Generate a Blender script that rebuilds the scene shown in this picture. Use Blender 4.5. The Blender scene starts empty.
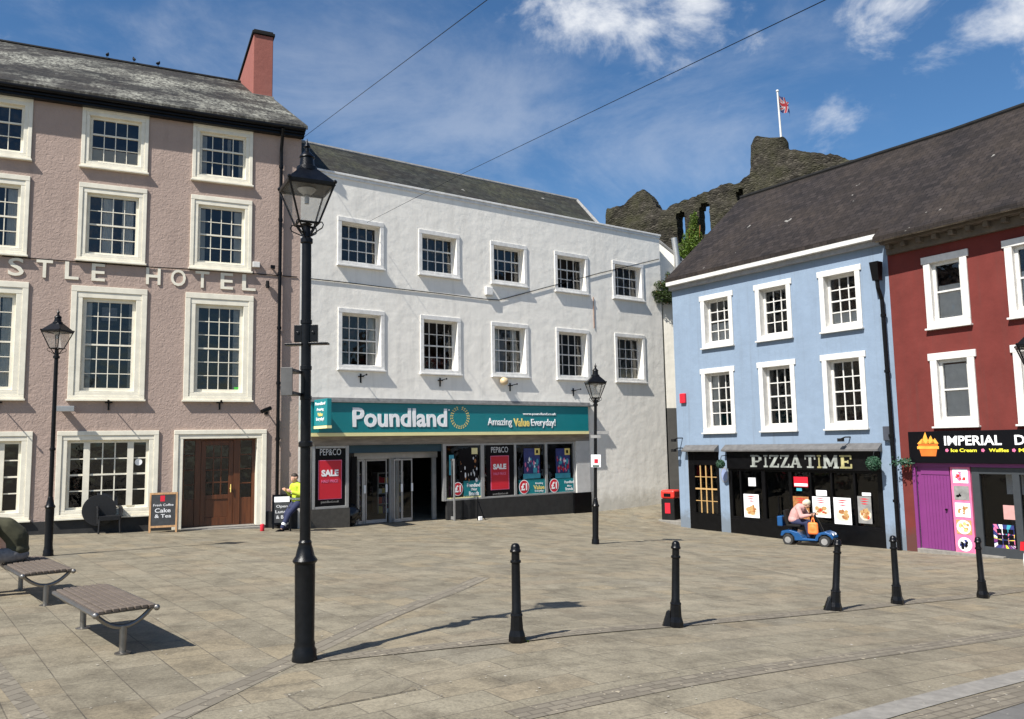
import bpy, bmesh, math, random
import numpy as np
from mathutils import Vector, Matrix, noise
R_ = math.radians
random.seed(7)
C = bpy.context.scene.collection
sc = bpy.context.scene

# ------------------------------------------------------------------ camera
FPX, PITCH, ROLL, CZ = 800.0, R_(5.99), R_(-1.0), 2.0
cp, sp = math.cos(PITCH), math.sin(PITCH)
FW = Vector((0, cp, sp)); RT0 = Vector((1, 0, 0)); UP0 = Vector((0, -sp, cp))
RT = math.cos(ROLL)*RT0 + math.sin(ROLL)*UP0
UP = -math.sin(ROLL)*RT0 + math.cos(ROLL)*UP0
CAM = Vector((0, 0, CZ))
def ray(px, py): return FW + RT*((px-512)/FPX) - UP*((py-359.5)/FPX)
def pix(px, py, d): return CAM + ray(px, py)*d
cam = bpy.data.cameras.new('camera'); co = bpy.data.objects.new('camera', cam); C.objects.link(co)
cam.sensor_width = 36; cam.lens = FPX/1024*36; cam.clip_end = 3000; cam.clip_start = .05
co.matrix_world = Matrix((( RT.x, UP.x, -FW.x, CAM.x), (RT.y, UP.y, -FW.y, CAM.y), (RT.z, UP.z, -FW.z, CAM.z), (0,0,0,1)))
sc.camera = co

# ------------------------------------------------------------------ mesh builder
class MB:
    def __init__(s): s.v=[]; s.f=[]; s.m=[]; s.T=None
    def add(s, pts, faces, mi=0):
        b=len(s.v)
        for p in pts:
            p=Vector(p); s.v.append(s.T@p if s.T else p)
        for f in faces: s.f.append([b+i for i in f]); s.m.append(mi)
        return s
    def poly(s, pts, mi=0): return s.add(pts,[list(range(len(pts)))],mi)
    def box(s,x0,x1,y0,y1,z0,z1,mi=0):
        p=[(x,y,z) for z in (z0,z1) for y in (y0,y1) for x in (x0,x1)]
        return s.add(p,[(0,2,3,1),(4,5,7,6),(0,1,5,4),(2,6,7,3),(0,4,6,2),(1,3,7,5)],mi)
    def ring(s,c,ax,r,n,ph=0):
        ax=ax.normalized(); a=ax.orthogonal().normalized(); b=ax.cross(a)
        return [c+a*math.cos(ph+i*2*math.pi/n)*r+b*math.sin(ph+i*2*math.pi/n)*r for i in range(n)]
    def cyl(s,p0,p1,r0,r1=None,n=12,mi=0,cap=True):
        p0=Vector(p0);p1=Vector(p1); r1=r0 if r1 is None else r1
        ax=p1-p0; A=s.ring(p0,ax,r0,n)+s.ring(p1,ax,r1,n)
        F=[(i,(i+1)%n,n+(i+1)%n,n+i) for i in range(n)]
        if cap: F+= [tuple(range(n-1,-1,-1)),tuple(range(n,2*n))]
        return s.add(A,F,mi)
    def tube(s,pts,r,n=8,mi=0):
        pts=[Vector(p) for p in pts]; rs=r if isinstance(r,(list,tuple)) else [r]*len(pts)
        V=[];t=(pts[1]-pts[0]).normalized(); a=t.orthogonal().normalized()
        for i,p in enumerate(pts):
            t=(pts[min(i+1,len(pts)-1)]-pts[max(i-1,0)]).normalized()
            a=(a-t*a.dot(t)).normalized(); b=t.cross(a)
            V+=[p+(a*math.cos(k*2*math.pi/n)+b*math.sin(k*2*math.pi/n))*rs[i] for k in range(n)]
        F=[(i*n+k,i*n+(k+1)%n,(i+1)*n+(k+1)%n,(i+1)*n+k) for i in range(len(pts)-1) for k in range(n)]
        F+=[tuple(range(n-1,-1,-1)),tuple(range((len(pts)-1)*n,len(pts)*n))]
        return s.add(V,F,mi)
    def lathe(s,prof,n=20,c=(0,0,0),mi=0,ph=0):
        c=Vector(c);V=[]
        for r,z in prof: V+=[c+Vector((math.cos(ph+k*2*math.pi/n)*r,math.sin(ph+k*2*math.pi/n)*r,z)) for k in range(n)]
        m=len(prof)
        F=[(i*n+k,i*n+(k+1)%n,(i+1)*n+(k+1)%n,(i+1)*n+k) for i in range(m-1) for k in range(n)]
        F+=[tuple(range(n-1,-1,-1)),tuple(range((m-1)*n,m*n))]
        return s.add(V,F,mi)
    def prism(s,poly,y0,y1,mi=0):   # poly of (x,z) extruded along y
        n=len(poly)
        P=[(x,y0,z) for x,z in poly]+[(x,y1,z) for x,z in poly]
        F=[tuple(range(n)),tuple(range(2*n-1,n-1,-1))]+[(i,n+i,n+(i+1)%n,(i+1)%n) for i in range(n)]
        return s.add(P,F,mi)
    def disc(s,c,rx,rz,y,n=24,mi=0):   # flat ellipse in the facade plane
        return s.poly([(c[0]+rx*math.cos(k*2*math.pi/n),y,c[1]+rz*math.sin(k*2*math.pi/n)) for k in range(n)],mi)
    def ball(s,c,r,mi=0,n=12,sc_=(1,1,1)):
        prof=[(math.sin(i*math.pi/8)*1,-math.cos(i*math.pi/8)) for i in range(9)]
        prof[0]=(.02,-1);prof[-1]=(.02,1)
        c=Vector(c);V=[]
        for a,z in prof: V+=[c+Vector((math.cos(k*2*math.pi/n)*a*r*sc_[0],math.sin(k*2*math.pi/n)*a*r*sc_[1],z*r*sc_[2])) for k in range(n)]
        F=[(i*n+k,i*n+(k+1)%n,(i+1)*n+(k+1)%n,(i+1)*n+k) for i in range(8) for k in range(n)]
        F+=[tuple(range(n-1,-1,-1)),tuple(range(8*n,9*n))]
        return s.add(V,F,mi)
    def build(s,name,mats,parent=None,smooth=False,bevel=0,fix=False):
        me=bpy.data.meshes.new(name); me.from_pydata([tuple(v) for v in s.v],[],s.f)
        if not isinstance(mats,(list,tuple)): mats=[mats]
        for m in mats: me.materials.append(m)
        me.polygons.foreach_set('material_index',s.m)
        if fix:
            bm=bmesh.new();bm.from_mesh(me);bmesh.ops.recalc_face_normals(bm,faces=bm.faces);bm.to_mesh(me);bm.free()
        if smooth:
            me.polygons.foreach_set('use_smooth',[True]*len(me.polygons)); me.set_sharp_from_angle(angle=R_(38))
        me.update()
        o=bpy.data.objects.new(name,me); C.objects.link(o)
        if parent: o.parent=parent
        if bevel:
            b=o.modifiers.new('bevel','BEVEL'); b.width=bevel; b.segments=2; b.limit_method='ANGLE'; b.angle_limit=R_(50)
        return o
def tag(o,label=None,cat=None,group=None,kind=None):
    if label:o['label']=label
    if cat:o['category']=cat
    if group:o['group']=group
    if kind:o['kind']=kind
    return o
def thing(name,label,cat,loc=(0,0,0),rz=0,group=None):
    o=bpy.data.objects.new(name,None);C.objects.link(o);o.location=loc;o.rotation_euler=(0,0,rz);o.empty_display_size=.2
    return tag(o,label,cat,group)
def copy_tree(o,parent=None):
    c=o.copy();C.objects.link(c);c.parent=parent
    for ch in list(o.children): copy_tree(ch,c)
    return c

# ------------------------------------------------------------------ materials
def lin(h):
    if isinstance(h,str):
        c=[int(h[i:i+2],16)/255 for i in (0,2,4)]
        return tuple((x/12.92 if x<=.04045 else ((x+.055)/1.055)**2.4) for x in c)+(1,)
    return tuple(h)+(1,)
class NT:
    def __init__(s,name):
        s.m=bpy.data.materials.new(name); s.m.use_nodes=True; s.t=s.m.node_tree; s.b=s.t.nodes['Principled BSDF']; s.out=s.t.nodes['Material Output']
        s.co=s.n('ShaderNodeTexCoord').outputs['Object']
    def n(s,k,**kw):
        x=s.t.nodes.new(k)
        for a,b in kw.items(): setattr(x,a,b)
        return x
    def l(s,a,b): s.t.links.new(a,b)
    def val(s,x,v):
        if isinstance(v,bpy.types.NodeSocket): s.l(v,x)
        else: x.default_value=v
    def noise(s,scale,detail=4,rough=.55,vec=None,stretch=None,dist=0):
        v=vec or s.co
        if stretch:
            mp=s.n('ShaderNodeMapping'); s.l(v,mp.inputs[0]); mp.inputs['Scale'].default_value=stretch; v=mp.outputs[0]
        x=s.n('ShaderNodeTexNoise'); s.l(v,x.inputs['Vector']); x.inputs['Scale'].default_value=scale; x.inputs['Detail'].default_value=detail; x.inputs['Roughness'].default_value=rough; x.inputs['Distortion'].default_value=dist
        return x.outputs['Fac']
    def ramp(s,f,stops,interp='LINEAR'):
        r=s.n('ShaderNodeValToRGB'); s.l(f,r.inputs[0]); e=r.color_ramp.elements; r.color_ramp.interpolation=interp
        while len(e)<len(stops): e.new(.5)
        for i,(p,c) in enumerate(stops): e[i].position=p; e[i].color=c if len(c)==4 else tuple(c)+(1,)
        return r.outputs[0]
    def mix(s,f,a,b,mode='MIX'):
        x=s.n('ShaderNodeMix',data_type='RGBA',blend_type=mode); s.val(x.inputs[0],f); s.val(x.inputs[6],a); s.val(x.inputs[7],b); return x.outputs[2]
    def math(s,op,a,b=0):
        x=s.n('ShaderNodeMath',operation=op); s.val(x.inputs[0],a); s.val(x.inputs[1],b); return x.outputs[0]
    def bump(s,h,strength=.3,dist=.02,prev=None):
        x=s.n('ShaderNodeBump'); s.l(h,x.inputs['Height']); x.inputs['Strength'].default_value=strength; x.inputs['Distance'].default_value=dist
        if prev: s.l(prev,x.inputs['Normal'])
        return x.outputs[0]
    def fin(s,col,rough=.8,nrm=None,metal=0,spec=.5):
        s.val(s.b.inputs['Base Color'],col); s.val(s.b.inputs['Roughness'],rough); s.b.inputs['Metallic'].default_value=metal
        s.b.inputs['Specular IOR Level'].default_value=spec
        if nrm: s.l(nrm,s.b.inputs['Normal'])
        return s.m
def g4(v): return (v,v,v,1)
def sc4(c,k): return (min(c[0]*k,1),min(c[1]*k,1),min(c[2]*k,1),1)
def plain(name,c,rough=.5,metal=0,var=.18,scale=6,bump=.15,spec=.5):
    t=NT(name); c=lin(c); f=t.noise(scale,5,.6)
    col=t.ramp(f,[(.3,sc4(c,1-var)),(.7,sc4(c,1+var))])
    return t.fin(col,rough,t.bump(t.noise(scale*12,3),bump,.003) if bump else None,metal,spec)
def stucco(name,c,var=.06,big=7,depth=.5,dirt=.25,dirtc=(.12,.11,.09),patch=None,swirl=True):
    t=NT(name); c=lin(c)
    f=t.noise(1.3,5,.65)
    col=t.ramp(f,[(.25,sc4(c,1-var*1.3)),(.75,sc4(c,1+var))])
    st=t.noise(1.6,6,.7,stretch=(1.6,1.6,.25))
    m=t.ramp(st,[(.52,g4(0)),(.75,g4(1))])
    col=t.mix(t.math('MULTIPLY',m,dirt),col,dirtc+(1,))
    sp=t.noise(5,8,.75); m2=t.ramp(sp,[(.62,g4(0)),(.72,g4(1))])
    col=t.mix(t.math('MULTIPLY',m2,dirt*.8),col,dirtc+(1,))
    if patch: col=patch(t,col)
    n1=t.bump(t.noise(big,3,.5,dist=1.2 if swirl else 0),depth,.03)
    n2=t.bump(t.noise(60,3,.6),.35,.004,n1)
    return t.fin(col,.9,n2,spec=.2)
def slate(name,c,lichen=0,lc=(.33,.34,.27),rowh=.16,w=.28):
    t=NT(name);c=lin(c)
    mp=t.n('ShaderNodeMapping'); sx=t.n('ShaderNodeSeparateXYZ'); t.l(t.co,sx.inputs[0])
    cx=t.n('ShaderNodeCombineXYZ'); t.l(sx.outputs[0],cx.inputs[0]); t.l(t.math('MULTIPLY',sx.outputs[2],1.35),cx.inputs[1])
    b=t.n('ShaderNodeTexBrick'); t.l(cx.outputs[0],b.inputs[0]); b.offset=.5
    b.inputs['Scale'].default_value=1; b.inputs['Brick Width'].default_value=w; b.inputs['Row Height'].default_value=rowh
    b.inputs['Mortar Size'].default_value=.008; b.inputs['Color1'].default_value=g4(.0); b.inputs['Color2'].default_value=g4(1); b.inputs['Mortar'].default_value=g4(.2)
    col=t.ramp(b.outputs['Color'],[(0,sc4(c,.6)),(.5,c),(1,sc4(c,1.6))])
    col=t.mix(t.math('MULTIPLY',b.outputs['Fac'],.7),col,sc4(c,.3))
    f=t.noise(.7,6,.65); col=t.mix(t.ramp(f,[(.4,g4(0)),(.7,g4(.55))]),col,lin((.032,.024,.018)))
    f=t.noise(9,6,.75,stretch=(1,.4,.4)); col=t.mix(.6,col,t.ramp(f,[(.3,g4(.25)),(.7,g4(.75))]),'OVERLAY')
    if lichen:
        m=t.ramp(t.noise(.8,9,.75,stretch=(.5,.35,.35)),[(.46,g4(0)),(.60,g4(1))])
        m2=t.ramp(t.noise(9,6,.75,stretch=(1,.33,.33)),[(.42,g4(.05)),(.58,g4(1))])
        col=t.mix(t.math('MULTIPLY',t.math('MULTIPLY',m,m2),lichen),col,lc+(1,))
    sp=t.ramp(t.noise(2.6,2,.5),[(.74,g4(0)),(.75,g4(1))]); col=t.mix(t.math('MULTIPLY',sp,.8),col,(.24,.23,.21,1))
    h=t.math('ADD',t.math('MULTIPLY',b.outputs['Fac'],-1),t.math('MULTIPLY',b.outputs['Color'],.5))
    nb=t.bump(h,.9,.02); nb=t.bump(t.noise(30,4,.6),.4,.01,nb)
    return t.fin(col,.72,nb,spec=.22)
def glass(name,tint=.55,refl=.06):
    t=NT(name); tr=t.n('ShaderNodeBsdfTransparent'); tr.inputs[0].default_value=(tint,tint*1.02,tint*1.03,1)
    gl=t.n('ShaderNodeBsdfGlossy'); gl.inputs['Roughness'].default_value=.03
    t.l(t.bump(t.noise(2.2,2),.2,.06),gl.inputs['Normal'])
    fr=t.n('ShaderNodeFresnel'); fr.inputs[0].default_value=1.5
    mx=t.n('ShaderNodeMixShader'); t.l(t.math('ADD',fr.outputs[0],refl),mx.inputs[0]); t.l(tr.outputs[0],mx.inputs[1]); t.l(gl.outputs[0],mx.inputs[2])
    t.l(mx.outputs[0],t.out.inputs[0]); return t.m
def paving():
    t=NT('stone_paving')
    sx=t.n('ShaderNodeSeparateXYZ'); t.l(t.co,sx.inputs[0])
    ob=t.noise(.9,3,.6)
    wob=t.math('MULTIPLY',t.math('SUBTRACT',ob,.5),.05)
    def bricks(az,w,h,off):
        ca,sa=math.cos(az),math.sin(az)
        u=t.math('ADD',t.math('MULTIPLY',sx.outputs[0],ca),t.math('MULTIPLY',sx.outputs[1],sa))
        v=t.math('ADD',t.math('MULTIPLY',sx.outputs[0],-sa),t.math('MULTIPLY',sx.outputs[1],ca))
        cx=t.n('ShaderNodeCombineXYZ'); t.l(t.math('ADD',u,wob),cx.inputs[0]); t.l(t.math('ADD',v,off),cx.inputs[1])
        b=t.n('ShaderNodeTexBrick'); t.l(cx.outputs[0],b.inputs[0]); b.offset=.37; b.offset_frequency=3; b.squash=.72; b.squash_frequency=2
        b.inputs['Scale'].default_value=1; b.inputs['Brick Width'].default_value=w; b.inputs['Row Height'].default_value=h
        b.inputs['Mortar Size'].default_value=.0055; b.inputs['Mortar Smooth'].default_value=.3
        b.inputs['Color1'].default_value=g4(0); b.inputs['Color2'].default_value=g4(1); b.inputs['Mortar'].default_value=g4(.4)
        return b
    A=bricks(R_(-52),.74,.45,.11); B=bricks(R_(34),.86,.40,.0)
    # the drain channel divides the two laying directions
    side=t.math('ADD',t.math('MULTIPLY',sx.outputs[0],-.96),t.math('ADD',t.math('MULTIPLY',sx.outputs[1],.275),-3.98))
    msk=t.math('GREATER_THAN',side,0)
    rnd=t.mix(msk,B.outputs['Color'],A.outputs['Color']); mort=t.mix(msk,B.outputs['Fac'],A.outputs['Fac'])
    col=t.ramp(rnd,[(0,lin((.165,.15,.125))),(.2,lin((.27,.25,.205))),(.4,lin((.225,.205,.165))),(.55,lin((.33,.30,.245))),(.7,lin((.26,.215,.165))),(.85,lin((.33,.27,.185))),(1,lin((.20,.195,.18)))])
    col=t.mix(.48,col,lin((.275,.25,.207)))
    f=t.noise(.33,6,.6); col=t.mix(t.ramp(f,[(.35,g4(0)),(.7,g4(.5))]),col,lin((.17,.152,.12)))
    f=t.noise(2.3,8,.74); col=t.mix(t.ramp(f,[(.45,g4(0)),(.70,g4(.85))]),col,lin((.105,.092,.074)))
    f=t.noise(.55,7,.7); col=t.mix(t.ramp(f,[(.5,g4(0)),(.68,g4(.28))]),col,lin((.10,.088,.07)))
    f=t.noise(1.1,6,.7,stretch=(1,1,1)); col=t.mix(t.ramp(f,[(.55,g4(0)),(.8,g4(.6))]),col,lin((.42,.39,.33)))
    col=t.mix(1.0,col,(.82,.79,.695,1),'MULTIPLY')
    f=t.noise(38,4,.7); col=t.mix(.55,col,t.ramp(f,[(.3,g4(.25)),(.7,g4(.75))]),'OVERLAY')
    sp=t.ramp(t.noise(19,2,.5),[(.72,g4(0)),(.75,g4(1))]); col=t.mix(t.math('MULTIPLY',sp,.6),col,lin((.07,.065,.055)))
    sp=t.ramp(t.noise(9,2,.5,stretch=(1.3,1,1)),[(.765,g4(0)),(.775,g4(1))]); col=t.mix(t.math('MULTIPLY',sp,.6),col,lin((.55,.53,.5)))
    mj=t.ramp(t.noise(1.7,4,.6),[(.3,g4(.15)),(.6,g4(.85))])
    col=t.mix(t.math('MULTIPLY',mort,mj),col,lin((.065,.055,.042)))
    h=t.math('ADD',t.math('MULTIPLY',mort,-1),t.math('MULTIPLY',rnd,.35))
    nb=t.bump(h,.5,.008); nb=t.bump(t.noise(7,6,.65),.5,.012,nb); nb=t.bump(t.noise(70,3,.6),.3,.003,nb)
    return t.fin(col,t.ramp(t.noise(3,4),[(.3,g4(.62)),(.7,g4(.85))]),nb,spec=.35)
def setts(name,az,c,w=.2,h=.1):
    t=NT(name); sx=t.n('ShaderNodeSeparateXYZ'); t.l(t.co,sx.inputs[0]); ca,sa=math.cos(az),math.sin(az)
    u=t.math('ADD',t.math('MULTIPLY',sx.outputs[0],ca),t.math('MULTIPLY',sx.outputs[1],sa))
    v=t.math('ADD',t.math('MULTIPLY',sx.outputs[0],-sa),t.math('MULTIPLY',sx.outputs[1],ca))
    cx=t.n('ShaderNodeCombineXYZ'); t.l(u,cx.inputs[0]); t.l(v,cx.inputs[1])
    b=t.n('ShaderNodeTexBrick'); t.l(cx.outputs[0],b.inputs[0]); b.inputs['Scale'].default_value=1
    b.inputs['Brick Width'].default_value=w; b.inputs['Row Height'].default_value=h; b.inputs['Mortar Size'].default_value=.009
    c=lin(c); b.inputs['Color1'].default_value=sc4(c,.75); b.inputs['Color2'].default_value=sc4(c,1.25); b.inputs['Mortar'].default_value=(.085,.072,.055,1)
    col=t.mix(t.ramp(t.noise(3,6,.7),[(.4,g4(.25)),(.75,g4(.8))]),b.outputs['Color'],(.155,.135,.105,1))
    sp=t.ramp(t.noise(13,2,.5),[(.68,g4(0)),(.7,g4(1))]); col=t.mix(t.math('MULTIPLY',sp,.7),col,lin((.42,.36,.26)))
    nb=t.bump(t.math('MULTIPLY',b.outputs['Fac'],-1),.7,.012); nb=t.bump(t.noise(40,4),.4,.005,nb)
    return t.fin(col,.85,nb,spec=.3)
def wood(name,c,rough=.5,stretch=(12,12,1),var=.35):
    t=NT(name);c=lin(c); f=t.noise(1.5,6,.65,stretch=stretch)
    col=t.ramp(f,[(.3,sc4(c,1-var)),(.7,sc4(c,1+var))])
    return t.fin(col,rough,t.bump(f,.3,.004))
def rubble(name):
    t=NT(name)
    v=t.n('ShaderNodeTexVoronoi'); mp=t.n('ShaderNodeMapping'); t.l(t.co,mp.inputs[0]); mp.inputs['Scale'].default_value=(3.6,3.6,6.5); t.l(mp.outputs[0],v.inputs['Vector']); v.inputs['Scale'].default_value=1
    e=t.n('ShaderNodeTexVoronoi',feature='DISTANCE_TO_EDGE'); t.l(mp.outputs[0],e.inputs['Vector']); e.inputs['Scale'].default_value=1
    sp=t.n('ShaderNodeSeparateColor'); t.l(v.outputs['Color'],sp.inputs[0])
    col=t.ramp(sp.outputs[0],[(0,lin((.020,.018,.015))),(.5,lin((.040,.036,.029))),(1,lin((.07,.062,.05)))])
    m=t.ramp(e.outputs['Distance'],[(.02,g4(1)),(.12,g4(0))]); col=t.mix(m,col,lin((.03,.026,.02)))
    f=t.noise(.5,6,.7); col=t.mix(t.ramp(f,[(.45,g4(0)),(.7,g4(.7))]),col,lin((.05,.05,.024)))
    nb=t.bump(e.outputs['Distance'],1,.12); nb=t.bump(t.noise(6,5,.7),.7,.06,nb)
    return t.fin(col,.95,nb,spec=.15)
def leafm(name,c):
    t=NT(name);c=lin(c); f=t.noise(3,3); col=t.ramp(f,[(.3,sc4(c,.55)),(.7,sc4(c,1.5))])
    m=t.fin(col,.55,None,spec=.3); t.b.inputs['Subsurface Weight'].default_value=0
    tl=t.n('ShaderNodeBsdfTranslucent'); t.l(col,tl.inputs[0]); mx=t.n('ShaderNodeMixShader'); mx.inputs[0].default_value=.3
    t.l(t.b.outputs[0],mx.inputs[1]); t.l(tl.outputs[0],mx.inputs[2]); t.l(mx.outputs[0],t.out.inputs[0]); return m

M={}
M['pave']=paving()
M['sett']=setts('sett_band',R_(34),(.17,.148,.112),.17,.085)
M['drain']=setts('drain_setts',R_(74),(.175,.155,.12),.30,.12)
M['kerb']=plain('granite_kerb',(.20,.187,.165),.8,0,.22,9,.4)
M['road']=plain('road_surface',(.11,.105,.097),.9,0,.3,5,.8)
M['hotel']=stucco('pink_roughcast',(.375,.285,.24),.08,10.5,.5,.22,(.13,.10,.09))
def wpatch(t,col):
    sx=t.n('ShaderNodeSeparateXYZ'); t.l(t.co,sx.inputs[0])
    f=t.ramp(t.noise(1.1,6,.7,stretch=(3.2,1,.12)),[(.52,g4(0)),(.76,g4(.22))])
    col=t.mix(f,col,lin((.40,.37,.31)))
    lo=t.ramp(t.math('ADD',t.math('MULTIPLY',sx.outputs[2],-.7),t.noise(2,5,.7)),[(.3,g4(0)),(.7,g4(.6))])
    return t.mix(lo,col,lin((.42,.39,.32)))
M['white']=stucco('weathered_white_render',(.85,.81,.73),.05,2.6,.55,.26,(.33,.31,.28),wpatch,False)
def grime(c):
    def f(t,col):
        sx=t.n('ShaderNodeSeparateXYZ'); t.l(t.co,sx.inputs[0])
        k=t.ramp(t.noise(1.3,6,.75,stretch=(4.5,1,.16)),[(.53,g4(0)),(.74,g4(.45))]); col=t.mix(k,col,lin(c))
        lo=t.ramp(t.math('ADD',t.math('MULTIPLY',sx.outputs[2],-.9),t.noise(2.5,6,.75)),[(.75,g4(0)),(1.5,g4(.8))]); return t.mix(lo,col,lin(c))
    return f
M['blue']=stucco('pale_blue_render',(.205,.266,.348),.07,3.2,.5,.30,(.15,.19,.24),grime((.13,.15,.17)),False)
M['red']=stucco('dark_red_render',(.138,.029,.024),.18,3,.35,.3,(.10,.035,.03),grime((.085,.04,.034)),False)
M['cream_wall']=stucco('cream_render',(.66,.63,.55),.08,3,.5,.3,(.25,.22,.17),None,False)
M['greyblock']=stucco('dark_grey_render',(.075,.072,.066),.15,3,.4,.2,(.04,.04,.04),None,False)
M['cream']=plain('cream_gloss_paint',(.72,.675,.555),.5,0,.10,4,.2)
M['wpaint']=plain('white_gloss_paint',(.60,.585,.55),.45,0,.14,5,.25)
M['owpaint']=plain('weathered_white_paint',(.68,.665,.63),.6,0,.16,5,.3)
M['black']=plain('black_paint',(.004,.004,.0045),.3,0,.3,6,.15,.18)
M['iron']=plain('black_cast_iron',(.004,.004,.0045),.3,0,.5,14,.5,.25)
M['blackmatt']=plain('black_matt',(.009,.0088,.0085),.8,0,.3,5,.3,.2)
M['plinth']=plain('black_plinth',(.017,.0165,.016),.7,0,.4,4,.5)
M['slate_moss']=slate('mossy_slate',(.028,.026,.021),.8,(.34,.335,.28))
M['slate_grey']=slate('grey_slate',(.026,.027,.023),.4,(.085,.088,.045))
M['slate_dark']=slate('dark_slate',(.017,.0135,.0125),.25,(.075,.055,.04),.17,.24)
M['lead']=plain('lead_flashing',(.23,.225,.215),.7,0,.25,6,.4)
M['chimney']=stucco('salmon_render',(.27,.10,.08),.08,5,.3,.15,(.3,.16,.13),None,False)
M['glass']=glass('window_glass',.85,.03)
M['shopglass']=glass('shop_glass',.8,.0)
t=NT('lantern_glass'); tr=t.n('ShaderNodeBsdfTransparent'); tr.inputs[0].default_value=(.94,.94,.93,1); df=t.n('ShaderNodeBsdfTranslucent'); df.inputs[0].default_value=(.8,.79,.76,1); mx=t.n('ShaderNodeMixShader'); mx.inputs[0].default_value=.28; t.l(tr.outputs[0],mx.inputs[1]); t.l(df.outputs[0],mx.inputs[2]); t.l(mx.outputs[0],t.out.inputs[0]); M['lampglass']=t.m
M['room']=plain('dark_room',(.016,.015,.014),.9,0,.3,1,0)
M['curtain']=plain('pale_curtain',(.78,.76,.70),.9,0,.1,6,.1)
M['blind']=plain('cream_blind',(.62,.55,.42),.9,0,.05,6,.1)
M['door']=wood('varnished_door_wood',(.09,.029,.010),.35)
M['slat']=wood('weathered_slat_wood',(.105,.082,.064),.8,(25,2,25),.4)
M['steel']=plain('brushed_steel',(.27,.255,.235),.45,1,.12,10,.15)
M['alu']=plain('aluminium_frame',(.40,.40,.39),.45,.6,.1,6,.1)
M['teal']=plain('teal_sign',(.004,.185,.205),.4,0,.04,2,.03)
M['signwhite']=plain('sign_white',(.85,.85,.85),.4,0,.02,2,0)
M['yellow']=plain('sign_pale_yellow',(.80,.72,.36),.5,0,.05,2,0)
M['gold']=plain('gold',(.80,.62,.18),.45,0,.1,3,0)
M['posterred']=plain('poster_red',(.56,.014,.030),.4,0,.05,2,0)
M['posterblack']=plain('poster_black',(.004,.004,.0055),.28,0,.1,2,0,.15)
M['posterblue']=plain('poster_blue',(.03,.04,.16),.35,0,.3,5,0)
M['postercyan']=plain('poster_cyan',(.05,.33,.42),.35,0,.2,5,0)
M['pink']=plain('poster_pink',(.72,.16,.30),.4,0,.15,5,0)
M['purple']=plain('purple_board_paint',(.17,.028,.145),.5,0,.06,3,.1)
M['charcoal']=plain('charcoal_frame',(.035,.04,.045),.45,0,.1,5,.1)
M['brown']=plain('pastry_brown',(.34,.14,.045),.6,0,.4,30,0)
M['cheese']=plain('cheese_tan',(.45,.28,.11),.6,0,.3,40,0)
M['green']=plain('green_ball',(.012,.055,.024),.6,0,.5,25,.6)
M['stone']=rubble('castle_rubble')
M['leaf']=leafm('ivy_leaf',(.095,.15,.022)); M['leafdark']=leafm('shrub_leaf',(.045,.07,.02))
M['skin']=plain('skin',(.52,.30,.21),.55,0,.06,12,.05)
M['hair']=plain('dark_hair',(.03,.02,.014),.7,0,.3,60,.5)
M['hairgrey']=plain('grey_hair',(.52,.48,.42),.7,0,.2,60,.5)
M['olive']=plain('olive_cloth',(.045,.043,.022),.9,0,.2,14,.4)
M['greytr']=plain('grey_cloth',(.19,.18,.175),.9,0,.25,20,.4)
M['navy']=plain('navy_cloth',(.015,.02,.06),.85,0,.2,14,.3)
M['hivis']=plain('hivis_yellow',(.45,.56,.03),.7,0,.06,10,.2)
M['reflect']=plain('reflective_tape',(.6,.62,.62),.35,.2,.05,10,0)
M['rose']=plain('rose_jacket',(.50,.27,.25),.85,0,.1,14,.4)
M['orange']=plain('orange_bag',(.86,.20,.04),.6,0,.1,10,.3)
M['scblue']=plain('metallic_blue',(.010,.075,.22),.25,.2,.05,4,0)
M['rubber']=plain('rubber',(.02,.02,.02),.85,0,.2,20,.3)
M['binred']=plain('bin_red',(.62,.03,.02),.4,0,.1,5,.1)
M['wicker']=plain('black_plastic',(.007,.007,.008),.5,0,.3,20,.4)
M['blond']=wood('pale_pine',(.42,.24,.11),.6)
M['chalk']=plain('chalkboard',(.03,.032,.034),.8,0,.3,8,.2)
M['chalkw']=plain('chalk_white',(.62,.62,.62),.9,0,.2,40,0)
M['flagr']=plain('flag_red',(.28,.012,.018),.8,0,.05,3,0); M['flagb']=plain('flag_blue',(.012,.018,.09),.8,0,.05,3,0); M['flagw']=plain('flag_white',(.38,.37,.38),.8,0,.05,3,0)
M['carred']=plain('tail_lamp_red',(.45,.01,.012),.15,0,.05,3,0)
M['carwhite']=plain('car_white_paint',(.80,.80,.80),.2,0,.01,3,0)
M['grass']=plain('rough_grass',(.05,.07,.022),.95,0,.4,2,.8)
M['shelfmix']=None

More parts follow.
